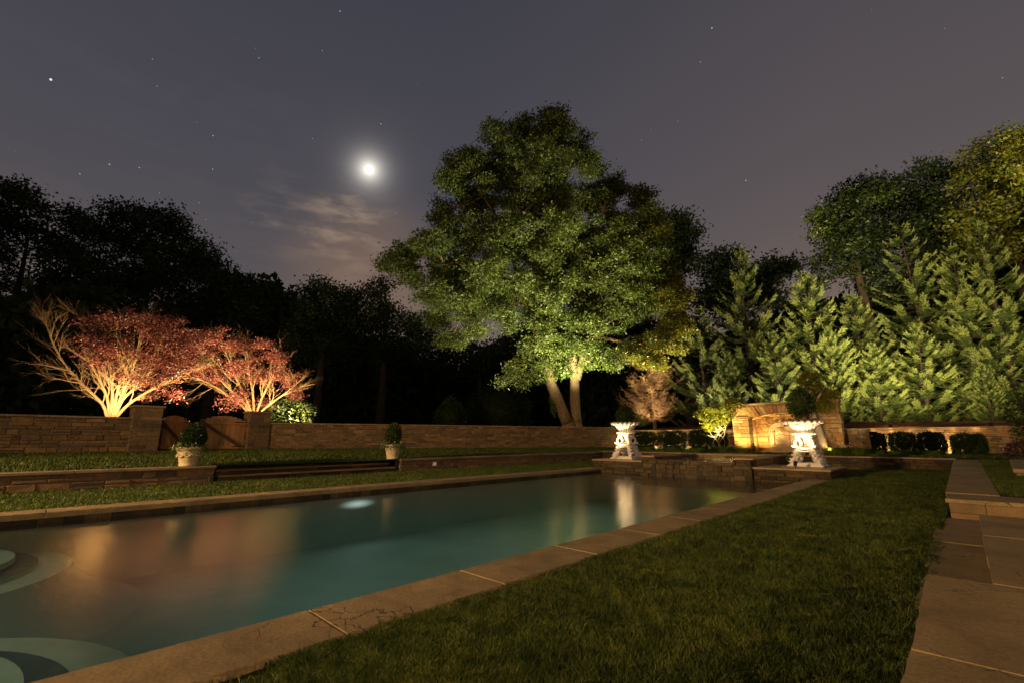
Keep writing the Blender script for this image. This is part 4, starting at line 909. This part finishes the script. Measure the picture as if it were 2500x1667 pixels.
lamp('SPOT', 'tree_lamp', (base_p.x + 2.4, base_p.y - 3.0, 1.9), (1, .93, .50), 8000, (-.05, .30, 1), .1, 95, .9)
lamp('SPOT', 'tree_lamp', (base_p.x - 2.5, base_p.y - 4.5, 1.7), COOLW, 2600, (-.25, .30, 1), .1, 95, .9)
p = at(1600, 1010, DA - 2); lamp('SPOT', 'tree_lamp', (p.x, p.y, 1.9), (1, .78, .36), 6500, (-.10, .1, 1), .1, 100, .9)
# --- maples
def maple(px, py, d, stems, blobs, nleaf, bare, lab, lamp_pw, seed):
    random.seed(seed); e = empty('japanese_maple', tuple(at(px, py, d)), 0, lab, 'tree'); e.location.z = 1.45; o0 = e.location; b = MB(); anc = []
    q = lambda x, y, dd=0: at(x, y, d + dd) - o0
    def grow(p, dr, L, r, lev):
        n = 5; pts = [p]; 
        for i in range(n): dr = (dr + Vector((random.gauss(0, .13), random.gauss(0, .13), random.gauss(0, .08) + .03))).normalized(); pts.append(pts[-1] + dr * L / n)
        b.tube(pts, [r * (1 - .75 * i / n) for i in range(n + 1)], 5 if lev < 2 else 3, cap=False); anc.extend(pts[2:])
        if lev < 3:
            for i in range(2, n + 1):
                for _ in range(2 if lev < 2 else 1): grow(pts[i], (dr + Vector((random.gauss(0, .45), random.gauss(0, .45), random.gauss(0, .3)))).normalized(), L * random.uniform(.4, .62), r * .42, lev + 1)
    for s in stems:
        P = [q(*p_) for p_ in s]; o, R = limb(b, P, .062, .024, 8); anc.extend(o[3:])
        for i in range(3, len(o), 2):
            dr = (o[i] - o[i - 1]).normalized()
            for _ in range(2): grow(o[i], (dr + Vector((random.gauss(0, .4), random.gauss(0, .4), random.gauss(0, .25)))).normalized(), random.uniform(.6, 1.15), R[i] * .55, 1)
        grow(o[-1], (o[-1] - o[-2]).normalized(), .5, .024, 1)
    # long bare fans
    for (x0, y0, x1, y1) in bare:
        a = q(x0, y0, -.2); c = q(x1, y1, random.uniform(-.8, .6)); mid = (a + c) / 2 + Vector((0, 0, random.uniform(-.15, .25))); o, R = limb(b, [a, mid, c], .016, .004, 4)
        for i in range(2, len(o)):
            dr = (o[i] - o[i - 1]).normalized()
            for _ in range(2): w_ = (dr + Vector((random.gauss(0, .25), random.gauss(0, .25), random.gauss(0, .25)))).normalized(); b.tube([o[i], o[i] + w_ * random.uniform(.3, .7)], [.006, .002], 3, cap=False)
    b.build('branches', M['barkm'], e, True)
    leafy_crown(rel(e, px_blobs(blobs, d, .8, 2)), anc, nleaf, .085, .06, 'red', e, None, None, name='crown', spread=.30)
    return e
m1 = maple(272, 1018, 18.5, [[(262, 1018), (250, 985), (215, 950), (170, 905), (135, 850), (115, 800)], [(268, 1018), (262, 970), (245, 930), (225, 890), (205, 840)], [(275, 1018), (285, 965), (295, 920), (300, 860), (290, 800)], [(280, 1018), (300, 975), (335, 940), (360, 900), (385, 850)], [(284, 1018), (315, 985), (370, 950), (420, 925), (470, 905)], [(270, 1018), (275, 960), (268, 900), (245, 840), (220, 790)], [(277, 1018), (295, 970), (318, 920), (335, 860), (345, 800)]],
           [(205, 785, 18), (240, 790, 26), (280, 780, 28), (330, 785, 34), (385, 795, 36), (430, 800, 34), (470, 820, 34), (380, 820, 38), (300, 850, 40), (350, 870, 45), (320, 910, 36), (350, 930, 34), (270, 850, 34), (230, 830, 24), (420, 860, 40), (445, 900, 36), (400, 910, 34), (450, 830, 26), (275, 895, 24), (215, 830, 28), (255, 850, 34), (200, 860, 20), (240, 890, 22), (460, 870, 30), (370, 965, 18), (420, 960, 22)], 15000,
           [(170, 905, 60, 850), (180, 915, 45, 880), (200, 930, 60, 910), (150, 880, 70, 820), (190, 925, 90, 940), (215, 950, 100, 960), (135, 850, 60, 800), (120, 810, 95, 775), (125, 820, 140, 775), (130, 840, 155, 785)] , 'golden lit Japanese maple with bare fanning stems, left of the gate pillar', 0, 3)
m2 = maple(618, 1012, 22.0, [[(612, 1012), (585, 985), (545, 955), (500, 930), (470, 920)], [(616, 1012), (600, 970), (580, 930), (560, 880), (540, 830)], [(620, 1012), (618, 965), (610, 920), (605, 870)], [(625, 1012), (640, 970), (660, 930), (680, 890)], [(628, 1012), (660, 985), (695, 960), (725, 935)], [(614, 1012), (590, 975), (550, 940), (520, 900)]],
           [(500, 850, 38), (545, 830, 36), (590, 840, 36), (640, 850, 36), (680, 870, 34), (560, 890, 42), (610, 900, 42), (660, 920, 38), (710, 920, 30), (520, 920, 30), (480, 890, 26), (590, 960, 26), (560, 985, 22), (640, 980, 20), (720, 960, 22), (490, 820, 22)], 14000,
           [(500, 930, 450, 960), (520, 945, 460, 975), (700, 960, 760, 930)], 'darker red Japanese maple above the wooden gate', 0, 5)
for mm_, (dx, dy, dz), pw, d_ in ((m1, (1.9, -.4, .2), 1700, (-.6, .05, 1)), (m1, (2.1, 2.4, .25), 2200, (-.2, .1, 1)), (m1, (-2.2, 1.4, .2), 500, (.1, .1, 1)), (m2, (2.1, -.5, .2), 1500, (-.5, .05, 1)), (m2, (1.3, 1.8, .1), 1100, (-.4, .0, 1)), (m2, (.2, -2.2, .1), 900, (.1, .05, 1))):
    lamp('SPOT', 'maple_lamp', tuple(mm_.location + Vector((dx, dy, dz))), (1, .72, .36), pw, d_, .08, 140, .9)
random.seed(11)
# green shrub right of the gate
p = at(715, 985, 23.5); boxball('leafy_shrub', (p.x, p.y, 2.2), (.9, 1.1, .85), 1600, 'spruce', 'bright green lit shrub behind the wall just right of the gate pillar', 'shrub', ls=.16, core=False)
lamp('SPOT', 'shrub_lamp', (p.x + 1.2, p.y - .3, 1.6), COOLW, 260, (-.5, .1, .9), .08, 110, .8)
# --- spruces
def spruce_mesh(h, rbase, seed, dens=1.0, bare=False):
    random.seed(seed); b = MB(); b.tube([(0, 0, -.2), (0, 0, h * .5), (0, 0, h)], [.05 + h * .016, .03 + h * .008, .01], 8); Q = []
    z = h * (.03 if not bare else .14); up = np.array([0, 0, 1.0])
    while z < h * .985:
        u = z / h; L = rbase * ((1 - u) ** (.7 if bare else .95)) * (1.0 if u > .12 else .8) + .12; nb = max(5, int((8 if not bare else 7) * (1 - u * .4)))
        for k in range(nb):
            a = random.uniform(0, 6.283); l = L * random.uniform(.62, 1.15); zz = max(.15, z + random.uniform(-.2, .2)); rise = (-.12 + .75 * u) if not bare else (-.08 + .25 * u)
            pts = []; n = 6
            for i in range(n + 1):
                s = i / n; pts.append(np.array([math.cos(a) * l * s, math.sin(a) * l * s, zz + l * (rise * s - .20 * math.sin(s * math.pi) * (1 - u) + .16 * s ** 3)]))
            b.tube(pts, [.008 + .012 * l * (1 - i / n) for i in range(n + 1)], 3, cap=False)
            side_ = np.array([-math.sin(a), math.cos(a), 0])
            m_ = max(4, int(l * (20.0 if not bare else 7) * dens))
            for j in range(m_):
                s = .30 + .72 * (j + random.random() * .8) / m_; s = min(s, .995); f = s * n; i0 = min(int(f), n - 1); p = pts[i0] * (1 - (f - i0)) + pts[i0 + 1] * (f - i0)
                ax = pts[min(i0 + 1, n)] - pts[i0]; ax = ax / np.linalg.norm(ax)
                sl = (.15 + .42 * l * .30 * (1 - s * .75)) * random.uniform(.7, 1.2)
                for sg in ((-1, 1) if random.random() < .85 else (random.choice((-1, 1)),)):
                    d = ax * .75 + side_ * sg * random.uniform(.55, 1.0) + up * random.uniform(-.45, .25); d /= np.linalg.norm(d)
                    Q.append((p, d, sl, s > .80 or random.random() < .06))
            Q.append((pts[-1], ax * .7 + up * .5, .24, True))
        z += max(.2, h * .036) * random.uniform(.8, 1.2)
    Q.append((np.array([0, 0, h * .97]), up, .4, True)); fl_ = np.array([q[3] for q in Q])
    p = np.array([q[0] for q in Q]); d = unit(np.array([q[1] for q in Q])); l = np.array([q[2] for q in Q])[:, None]
    if bare:
        q = unit(np.cross(d, rng.normal(size=d.shape))); P = np.stack([p - q * .007, p + q * .007, p + d * l * 1.3 + q * .003, p + d * l * 1.3 - q * .003], 1); q2 = np.cross(d, q)
        out = [P]
        for s in (.25, .45, .65, .85):
            for sg in (-1, 1):
                st_ = p + d * l * 1.3 * s; dd = unit(d * .7 + q * sg * .6 + rng.normal(size=d.shape) * .3); out.append(np.stack([st_ - q2 * .004, st_ + q2 * .004, st_ + dd * l * .55 + q2 * .002, st_ + dd * l * .55 - q2 * .002], 1))
        return b, np.concatenate(out)
    out = []
    # needle sprays: pointed blades fanned around each twig
    K = 6
    for s in range(K):
        st_ = p + d * l * (s / K) * .95; e1 = unit(np.cross(d, rng.normal(size=d.shape))); e2 = np.cross(d, e1)
        for sg in (-1, 1):
            dd = unit(d * .9 + e1 * sg * .75); nl = .080 * (1 - .35 * s / K) + .015; out.append(np.stack([st_ - e2 * .009, st_ + e2 * .009, st_ + dd * nl + e2 * .004, st_ + dd * nl - e2 * .004], 1))
    q = unit(np.cross(d, up + rng.normal(size=d.shape) * .3)); out.append(np.stack([p, p + d * l * .5 + q * .014, p + d * l * 1.05, p + d * l * .5 - q * .014], 1))
    return b, np.concatenate([x[~fl_] for x in out]), np.concatenate([x[fl_] for x in out])
SP = [spruce_mesh(11.0, 3.3, 21), spruce_mesh(13.5, 3.9, 22, .9), spruce_mesh(8.0, 2.6, 23)]
protos = {}
def spruce(px, top, d, k, lab, dz=None, wide=1.0, base=None):
    H0 = (11.0, 13.5, 8.0)[k] + .0; g = at(px, 1000, d); g.z = bank(g.x, max(24.3, g.y)) if g.y > 24.2 else 1.3; tp = at(px, top, d); s = (tp.z - g.z) / H0
    if k not in protos:
        e = empty('spruce_tree', tuple(g), random.uniform(0, 6), lab, 'tree', 'spruces on the mulch bank'); SP[k][0].build('trunk', M['barkd'], e, True); quads('needles', SP[k][1], M['spruce'], e); quads('new_growth', SP[k][2], M['spruce_tip'], e); protos[k] = e
    else: e = copy_tree(protos[k]); e.location = g; e.rotation_euler = (0, 0, random.uniform(0, 6)); e['label'] = lab
    e.scale = (s * wide * random.uniform(.85, 1.2), s * wide * random.uniform(.85, 1.15), s); e.rotation_euler = (random.uniform(-.035, .035), random.uniform(-.035, .035), e.rotation_euler[2]); return e
SL = [(1842, 566, 29, 0, 1.0, 'narrow dark topped spruce behind the fountain wall, its spire against the sky'), (1998, 645, 28, 2, 1.15, 'blunt topped lit spruce right of the spire shaped one'), (2300, 470, 29, 1, 1.0, 'tallest broad lit spruce at the right of the bank'), (2125, 700, 29.5, 2, 1.0, 'smaller shaded spruce filling the gap left of the tallest'), (1722, 735, 29, 2, 1.0, 'dim short spruce next to the bare brown conifer'), (2490, 470, 26.5, 1, 1.0, 'spruce cut by the right edge of the picture'), (2400, 560, 27.5, 0, 1.0, 'tall lit spruce between the tallest one and the one at the edge'), (1905, 800, 25.8, 2, 1.1, 'young bright spruce just behind the fountain wall'), (2150, 830, 26, 2, 1.1, 'young bright spruce behind the right box hedges'), (2420, 880, 24.9, 2, 1.0, 'small glowing spruce with pale leader near the right edge'), (2040, 790, 26.5, 2, 1.0, 'young spruce behind the pale tree trunk'), (2265, 780, 26, 2, 1.2, 'young bright spruce below the tallest one'), (1780, 850, 26.5, 2, 1.0, 'low spreading spruce above the golden vine')]
for px, top, d, k, wd, lab in SL: spruce(px, top, d, k, lab, wide=wd)
random.seed(5)
g = at(1598, 1026, 30); e = empty('bare_conifer', (g.x, g.y, bank(g.x, g.y)), 1.0, 'bare brown dead conifer with drooping layered twigs beside the big tree', 'tree'); tb, tq = spruce_mesh(5.6, 2.5, 31, 1.3, True)
tb.build('trunk', M['twig'], e, True); quads('twigs', tq, M['twig'], e)
lamp('SPOT', 'conifer_lamp', (g.x + .9, g.y - 2.6, bank(g.x, g.y - 2.6) + .25), (1, .70, .36), 560, (-.1, .55, .9), .06, 100, .8)
def bank_light(px, y, pw, d, lab, col=COOLW, cone=95):
    p = on_y(px, 1030, y); z_ = bank(p.x, y); uplight((p.x, y, z_ + .01), lab, d, 1.3); lamp('SPOT', 'bank_lamp', (p.x, y, z_ + .45), col, pw, d, .06, cone, .85)
bank_light(1690, 25.0, 2200, (.25, .8, .8), 'small black spotlight on the mulch bank left of the vine')
bank_light(2172, 25.0, 8500, (.0, .9, .8), 'small black spotlight on the lit orange mulch above the hedge wall', (1, .84, .42))
bank_light(2418, 25.0, 10000, (.02, .9, .8), 'small black spotlight near the right end of the mulch bank', (1, .84, .42))
p = on_y(1900, 1000, 24.9); lamp('SPOT', 'bank_lamp', (p.x, 24.9, 1.9), (1, .86, .52), 3400, (.0, .9, .75), .06, 88, .9)
p = on_y(2060, 1000, 24.9); lamp('SPOT', 'bank_lamp', (p.x, 24.9, 1.9), (1, .84, .40), 4600, (.1, .9, .75), .06, 84, .9)
for px, pw in ((2190, 130), (2420, 40), (1700, 45)):
    p = on_y(px, 1020, 25.6); lamp('SPOT', 'bank_wash', (p.x, 25.2, bank(p.x, 25.2) + .5), (1, .6, .28), pw, (0, .6, -.5), .05, 120, .9)

p = on_y(2310, 1000, 24.9); lamp('SPOT', 'bank_lamp', (p.x, 24.75, 1.75), (1, .84, .40), 8500, (.05, .9, .75), .06, 88, .9)
# --- pale trunk tree by the fountain and golden vine
e = empty('crape_myrtle', tuple(on_y(2010, 1098, 21.0)), 0, 'pale trunked small tree with yellow green leaves right of the nearer urn', 'tree'); o0 = e.location
b = MB(); limb(b, [(.06, 0, -.15), (.0, 0, .4), (-.1, 0, .9), (-.22, .05, 1.5), (-.15, .1, 2.1)], .16, .08, 12); limb(b, [(-.22, .05, 1.4), (-.5, 0, 1.9), (-.7, 0, 2.3)], .07, .02, 6); limb(b, [(-.2, .05, 1.5), (.1, -.1, 2.0), (.35, 0, 2.4)], .07, .02, 6); b.build('trunk', M['barkp'], e, True)
leafy_crown([(Vector((-.1, 0, 1.75)), .34), (Vector((.3, -.1, 1.7)), .3), (Vector((-.45, .1, 2.1)), .4), (Vector((.15, .1, 2.3)), .45), (Vector((-.15, 0, 2.7)), .4), (Vector((.55, .1, 2.1)), .3)], [], 5200, .09, .05, 'vine', e, None, None, spread=.22)
e = empty('climbing_vine', tuple(on_y(1755, 1095, 21.1)), 0, 'golden lit climbing plant with twisted white stems left of the fountain wall', 'vine')
b = MB(); random.seed(2)
for s in range(6):
    a = random.uniform(0, 6.28); p = Vector((random.uniform(-.08, .08), 0, 0)); pts = [p]; ph = random.uniform(0, 6)
    for i in range(8): zz = (i + 1) * .13; pts.append(Vector((.24 * math.sin(ph + i * .75) * (.5 + i / 10) + .15 * math.cos(a), .15 * math.cos(ph + i * .9), zz)))
    b.tube(pts, [.017 - .0012 * i for i in range(9)], 6)
for s in range(24):
    p = Vector((random.uniform(-.3, .3), random.uniform(-.1, .1), random.uniform(.5, 1.05))); b.tube([p, p + Vector((random.uniform(-.25, .25), random.uniform(-.1, .1), random.uniform(-.1, .2)))], [.010, .005], 4)
b.build('stems', M['barkp'], e, True)
leafy_crown([(Vector((-.42, 0, .95)), .26), (Vector((-.3, 0, 1.35)), .38), (Vector((.1, -.1, 1.6)), .42), (Vector((-.5, .1, 1.65)), .3), (Vector((.55, -.35, 1.75)), .36), (Vector((.95, -.35, 1.85)), .3), (Vector((.3, -.1, 1.25)), .22), (Vector((.7, -.38, 1.45)), .18), (Vector((-.1, -.15, 1.2)), .3)], [], 11000, .08, .045, 'vine', e, None, None, spread=.2)
lamp('SPOT', 'vine_lamp', tuple(e.location + Vector((-.2, -1.1, .1))), (1, .84, .34), 1100, (.05, .5, 1), .04, 100, .8)

# --- dark broadleaf trees
def silhouette(blobs, d, jit, nleaf, size, lab, name='broadleaf_tree', mt='dark', trunk=None, cat='tree', dup=2, group='dark trees beyond the garden', anchors_=True, base_z=1.5):
    bs = px_blobs(blobs, d, jit, dup); cx_ = sum(c.x for c, r in bs) / len(bs); cy_ = sum(c.y for c, r in bs) / len(bs)
    if trunk: g = at(trunk, 1000, d); cx_, cy_ = g.x, g.y
    e = empty(name, (cx_, cy_, base_z), 0, lab, cat, group); b = MB(); top = max(c.z for c, r in bs) - base_z; rb = rel(e, bs)
    limb(b, [(0, 0, -.3), (.2, 0, top * .3), (-.1, .1, top * .6), (0, 0, top * .85)], .12 + top * .025, .06, 8)
    anc = [Vector((0, 0, top * k)) for k in (.3, .4, .5, .6, .7, .8)]
    leafy_crown(rb, anc, nleaf, size, size * .55, mt, e, None, b, spread=size * 3.2); b.build('trunk', M['barkd'], e, True); return e
silhouette([(15, 470, 32), (60, 485, 40), (100, 520, 28), (10, 540, 45), (80, 560, 34), (-60, 500, 70), (-50, 620, 70), (0, 600, 22)], 42, 2, 11000, .34, 'dark tree cut by the left edge, its crown high in the sky', trunk=-30)
silhouette([(30, 690, 34), (10, 760, 50), (60, 780, 50), (20, 850, 60), (100, 720, 24), (90, 850, 50)], 46, 2, 9000, .34, 'low dark tree at the far left below the sky gap')
silhouette([(180, 535, 38), (215, 560, 45), (140, 600, 40), (190, 640, 70), (130, 690, 50), (180, 740, 70), (240, 700, 60), (110, 640, 24)], 43, 2, 14000, .34, 'dark tree with a rounded left shoulder, behind the first maple')
silhouette([(290, 520, 34), (330, 530, 40), (300, 580, 60), (390, 545, 45), (425, 530, 34), (440, 570, 36), (360, 620, 70), (440, 630, 60), (300, 690, 70), (400, 700, 70), (480, 660, 45)], 44, 2, 20000, .34, 'tallest dark broadleaf tree on the left skyline')
silhouette([(500, 650, 40), (530, 690, 42), (560, 680, 34), (590, 720, 36), (540, 740, 60), (480, 760, 60), (600, 770, 45), (505, 610, 26), (600, 690, 20)], 44, 2, 13000, .34, 'dark tree stepping down to the right of the tallest left one')
silhouette([(650, 735, 30), (690, 740, 28), (670, 770, 40), (630, 790, 40), (700, 800, 36), (660, 850, 50)], 48, 2, 8000, .34, 'small rounded dark tree between the left group and the middle one')
silhouette([(765, 715, 34), (790, 700, 28), (755, 760, 40), (800, 770, 50), (780, 830, 60), (850, 720, 34), (860, 760, 45), (840, 820, 60), (740, 800, 30), (735, 830, 26)], 38, 2, 15000, .28, 'dark leafy tree in the middle distance left of the gap')
silhouette([(915, 705, 28), (940, 695, 24), (925, 740, 36), (960, 770, 40), (900, 790, 45), (1000, 790, 34), (950, 840, 60), (880, 850, 50), (1010, 840, 45)], 40, 2, 10000, .28, 'sparse dark tree with see through branches right of the middle one')
silhouette([(1020, 800, 34), (1060, 830, 40), (1110, 850, 42), (1160, 870, 45), (1210, 860, 42), (1260, 840, 40), (1130, 900, 60), (1060, 880, 50), (1230, 900, 60), (1320, 850, 45), (1310, 910, 60)], 46, 2, 12000, .36, 'low broad dark tree filling the gap behind the left limbs of the big tree')
silhouette([(1640, 540, 24), (1665, 535, 24), (1680, 570, 26), (1650, 590, 36), (1670, 620, 34), (1640, 650, 40), (1630, 590, 30)], 46, 2, 7000, .34, 'dark narrow tree peeking out behind the right side of the big tree')
silhouette([(1715, 650, 30), (1745, 625, 26), (1790, 625, 28), (1760, 670, 45), (1800, 690, 40), (1730, 720, 50), (1780, 750, 60), (1860, 660, 40), (1900, 660, 40), (1930, 650, 24), (1880, 720, 50), (1830, 700, 40)], 42, 2, 13000, .32, 'dark mid height tree behind the spire shaped spruce')
r1 = silhouette([(2020, 520, 30), (2050, 490, 30), (2045, 540, 36), (2095, 470, 40), (2140, 460, 36), (2160, 500, 40), (2100, 530, 55), (2050, 590, 45), (2010, 560, 26), (2120, 600, 60), (2180, 560, 50), (2060, 640, 45), (2130, 660, 50), (2160, 700, 50), (1985, 690, 30), (2000, 640, 26)], 34, 2, 15000, .27, 'broadleaf tree with green lit clusters on the right skyline', mt='oak_shade', group='broadleaf trees above the spruces')
leafy_crown(rel(r1, px_blobs([(2012, 520, 20), (2040, 545, 24), (2000, 565, 15), (2085, 480, 20), (2150, 470, 18), (2060, 600, 24)], 32.5, .8, 1)), [], 2600, .27, .15, 'oak', r1, None, None, spread=.8, name='sunlit_leaves'.replace('sunlit', 'lower'))  # lighter leaf tone paints lit clusters onto the darker crown
silhouette([(2215, 450, 34), (2262, 405, 28), (2290, 430, 32), (2330, 430, 34), (2240, 490, 50), (2300, 500, 55), (2230, 560, 55), (2320, 570, 60), (2270, 620, 60)], 36, 2, 12000, .27, 'darker broadleaf tree behind the tallest spruce', mt='dark', group='broadleaf trees above the spruces')
silhouette([(2375, 370, 28), (2400, 400, 34), (2440, 345, 34), (2470, 370, 38), (2430, 420, 48), (2370, 450, 45), (2480, 450, 50), (2420, 500, 60), (2490, 530, 60), (2380, 540, 60), (2550, 450, 60), (2440, 610, 60)], 32, 2, 14000, .25, 'tall broadleaf tree at the right edge with brownish leaves', mt='oak_yel', group='broadleaf trees above the spruces')
silhouette([(2497, 330, 22), (2510, 370, 30), (2540, 330, 40), (2505, 405, 20), (2560, 400, 50)], 22, 1, 3000, .2, 'bright yellow green lit branch reaching in at the upper right edge', mt='oak_yel', trunk=2750, group=None)
lamp('SPOT', 'tree_lamp', tuple(at(2560, 700, 22)), (1, .9, .5), 900, tuple(at(2515, 350, 22) - at(2560, 700, 22)), .1, 60, .8)
p = at(2110, 760, 31); lamp('SPOT', 'tree_lamp', (p.x, p.y, 5.5), (1, .92, .6), 300, (-.05, .25, 1), .1, 90, .9)
p = at(2420, 700, 29); lamp('SPOT', 'tree_lamp', (p.x, p.y, 6), (1, .75, .4), 700, (.0, .25, 1), .1, 90, .9)
# --- rounded shrubs behind the wall
p = at(1100, 1000, 33); boxball('conical_shrub', (p.x, p.y, 2.6), (1.15, 1.15, 1.7), 2600, 'box', 'dim rounded conical evergreen behind the wall left of the twin tree', 'shrub', ls=.14, shape='cone')
p = at(1215, 975, 38); boxball('weeping_shrub', (p.x, p.y, 3.2), (3.2, 2.0, 2.4), 4000, 'dark', 'faint broad weeping shrub in the dark left of the twin trunks', 'shrub', ls=.2)
# --- the far dark wood as one mass
n = 110000; u = rng.random(n); a0 = rad(-110) ; 
az = rng.uniform(rad(-62), rad(66), n); dist = rng.uniform(50, 62, n); hmax = 11.5 + 2.2 * np.sin(az * 9) + 1.2 * np.sin(az * 23 + 1); hmax = np.where(az > rad(22), hmax + 3, hmax); hmax = np.where(az < rad(-20), hmax + 2.0, hmax)
zz = rng.random(n) ** .9 * hmax + .5
dx = -np.sin(YAW - az) * dist; dy = np.cos(YAW - az) * dist
o = quads('distant_woods', leaf_quads(np.stack([dx, dy, zz], 1), 1.0, .6), M['dark']); tag(o, 'black mass of woodland far behind the garden', 'woods', kind='stuff')
# --- right edge planting
p = on_z(2485, 1110, .4); 
boxball('purple_shrub', (1.35, 20.6, .62), (.5, .4, .30), 900, 'purple', 'low purple leaved shrub at the right edge of the small lawn', 'shrub', ls=.09, core=False)
boxball('tall_hedge', (2.1, 22.3, 1.3), (.9, .5, 1.1), 2600, 'box', 'dark green climbing hedge covering the wall at the far right', 'hedge', ls=.09, shape='box')

# ---------------------------------------------------------------- grass
def blades(name, n, sampler, h, wd, lab=None, m='grass'):
    x, y, z, k = sampler(n); n = len(x); a = rng.uniform(0, 6.283, n); l = h * k * rng.uniform(.5, 1.25, n) ; w_ = wd * k
    lean = rng.normal(0, .45, (n, 2)) * l[:, None]; q = np.stack([np.cos(a) * w_, np.sin(a) * w_, np.zeros(n)], 1); b0 = np.stack([x, y, z], 1)
    mid = b0 + np.stack([lean[:, 0] * .35, lean[:, 1] * .35, l * .6], 1); tip = b0 + np.stack([lean[:, 0], lean[:, 1], l * .95], 1)
    P = np.stack([b0 - q, b0 + q, mid + q * .7, tip, mid - q * .7], 1); o = quads(name, P, M[m], None, 5); return tag(o, lab, 'grass', kind='stuff')
def clumpy(x, y): return .75 + .35 * np.sin(x * 9 + 2 * np.sin(y * 5)) * np.sin(y * 8 + 2 * np.sin(x * 6)) + .2 * np.sin(x * 31) * np.sin(y * 27)
def near(n):
    y = np.exp(rng.uniform(np.log(.9), np.log(20.), n)) ; y = np.where(rng.random(n) < .3, rng.uniform(.6, 19.8, n), y); x = rng.uniform(-2.47, -.3, n)
    d = np.sqrt(y * y + x * x); k = np.clip(.8 + d * .07, .8, 2.0) * (clumpy(x, y) * .6 + .5); keep = ~((x < -2.46) | ((y > 14) & (y < 16.2) & (x < -2.42))); return x[keep], y[keep], np.full(keep.sum(), -.032), k[keep]
blades('lawn_grass', 380000, near, .040, .0017, 'dark green mown grass between the pool coping and the stone landing')
def left(n):
    y = rng.uniform(-3, 19.8, n); x = rng.uniform(-12.97, -9.79, n); return x, y, np.full(n, -.032), np.full(n, 1.5)
blades('strip_grass', 90000, left, .035, .004, 'strip of green grass between the pool and the low left wall')
def terr(n):
    y = rng.uniform(-3, 23.5, n); x = rng.uniform(-20.5, -13.3, n); lx = np.array([lwx(v) for v in y]); kp = x > lx + .25; x, y = x[kp], y[kp]
    z = np.where(x > -15, .36 + (-13.4 - x) * .07, .48 + (-15 - x) * .014); return x, y, z, np.full(len(x), 1.8)
blades('terrace_grass', 80000, terr, .04, .005, 'green grass of the raised left terrace below the garden wall')
def side(n):
    y = rng.uniform(9.4, 20, n); x = rng.uniform(.27, 1.0, n); return x, y, .235 + (y - 9.35) * .0126, np.full(n, 1.3)
blades('side_grass', 25000, side, .035, .003, 'patch of grass right of the far stone walkway')
def upper(n):
    y = rng.uniform(20.2, 22.6, n); x = rng.uniform(-13, 1.5, n); kp = ~((y > 21.1) & (x > -7.2) & (x < -3.2)); return x[kp], y[kp], np.full(kp.sum(), .41), np.full(kp.sum(), 1.8)
blades('upper_grass', 40000, upper, .04, .005, 'grass below the box hedges at the far end')
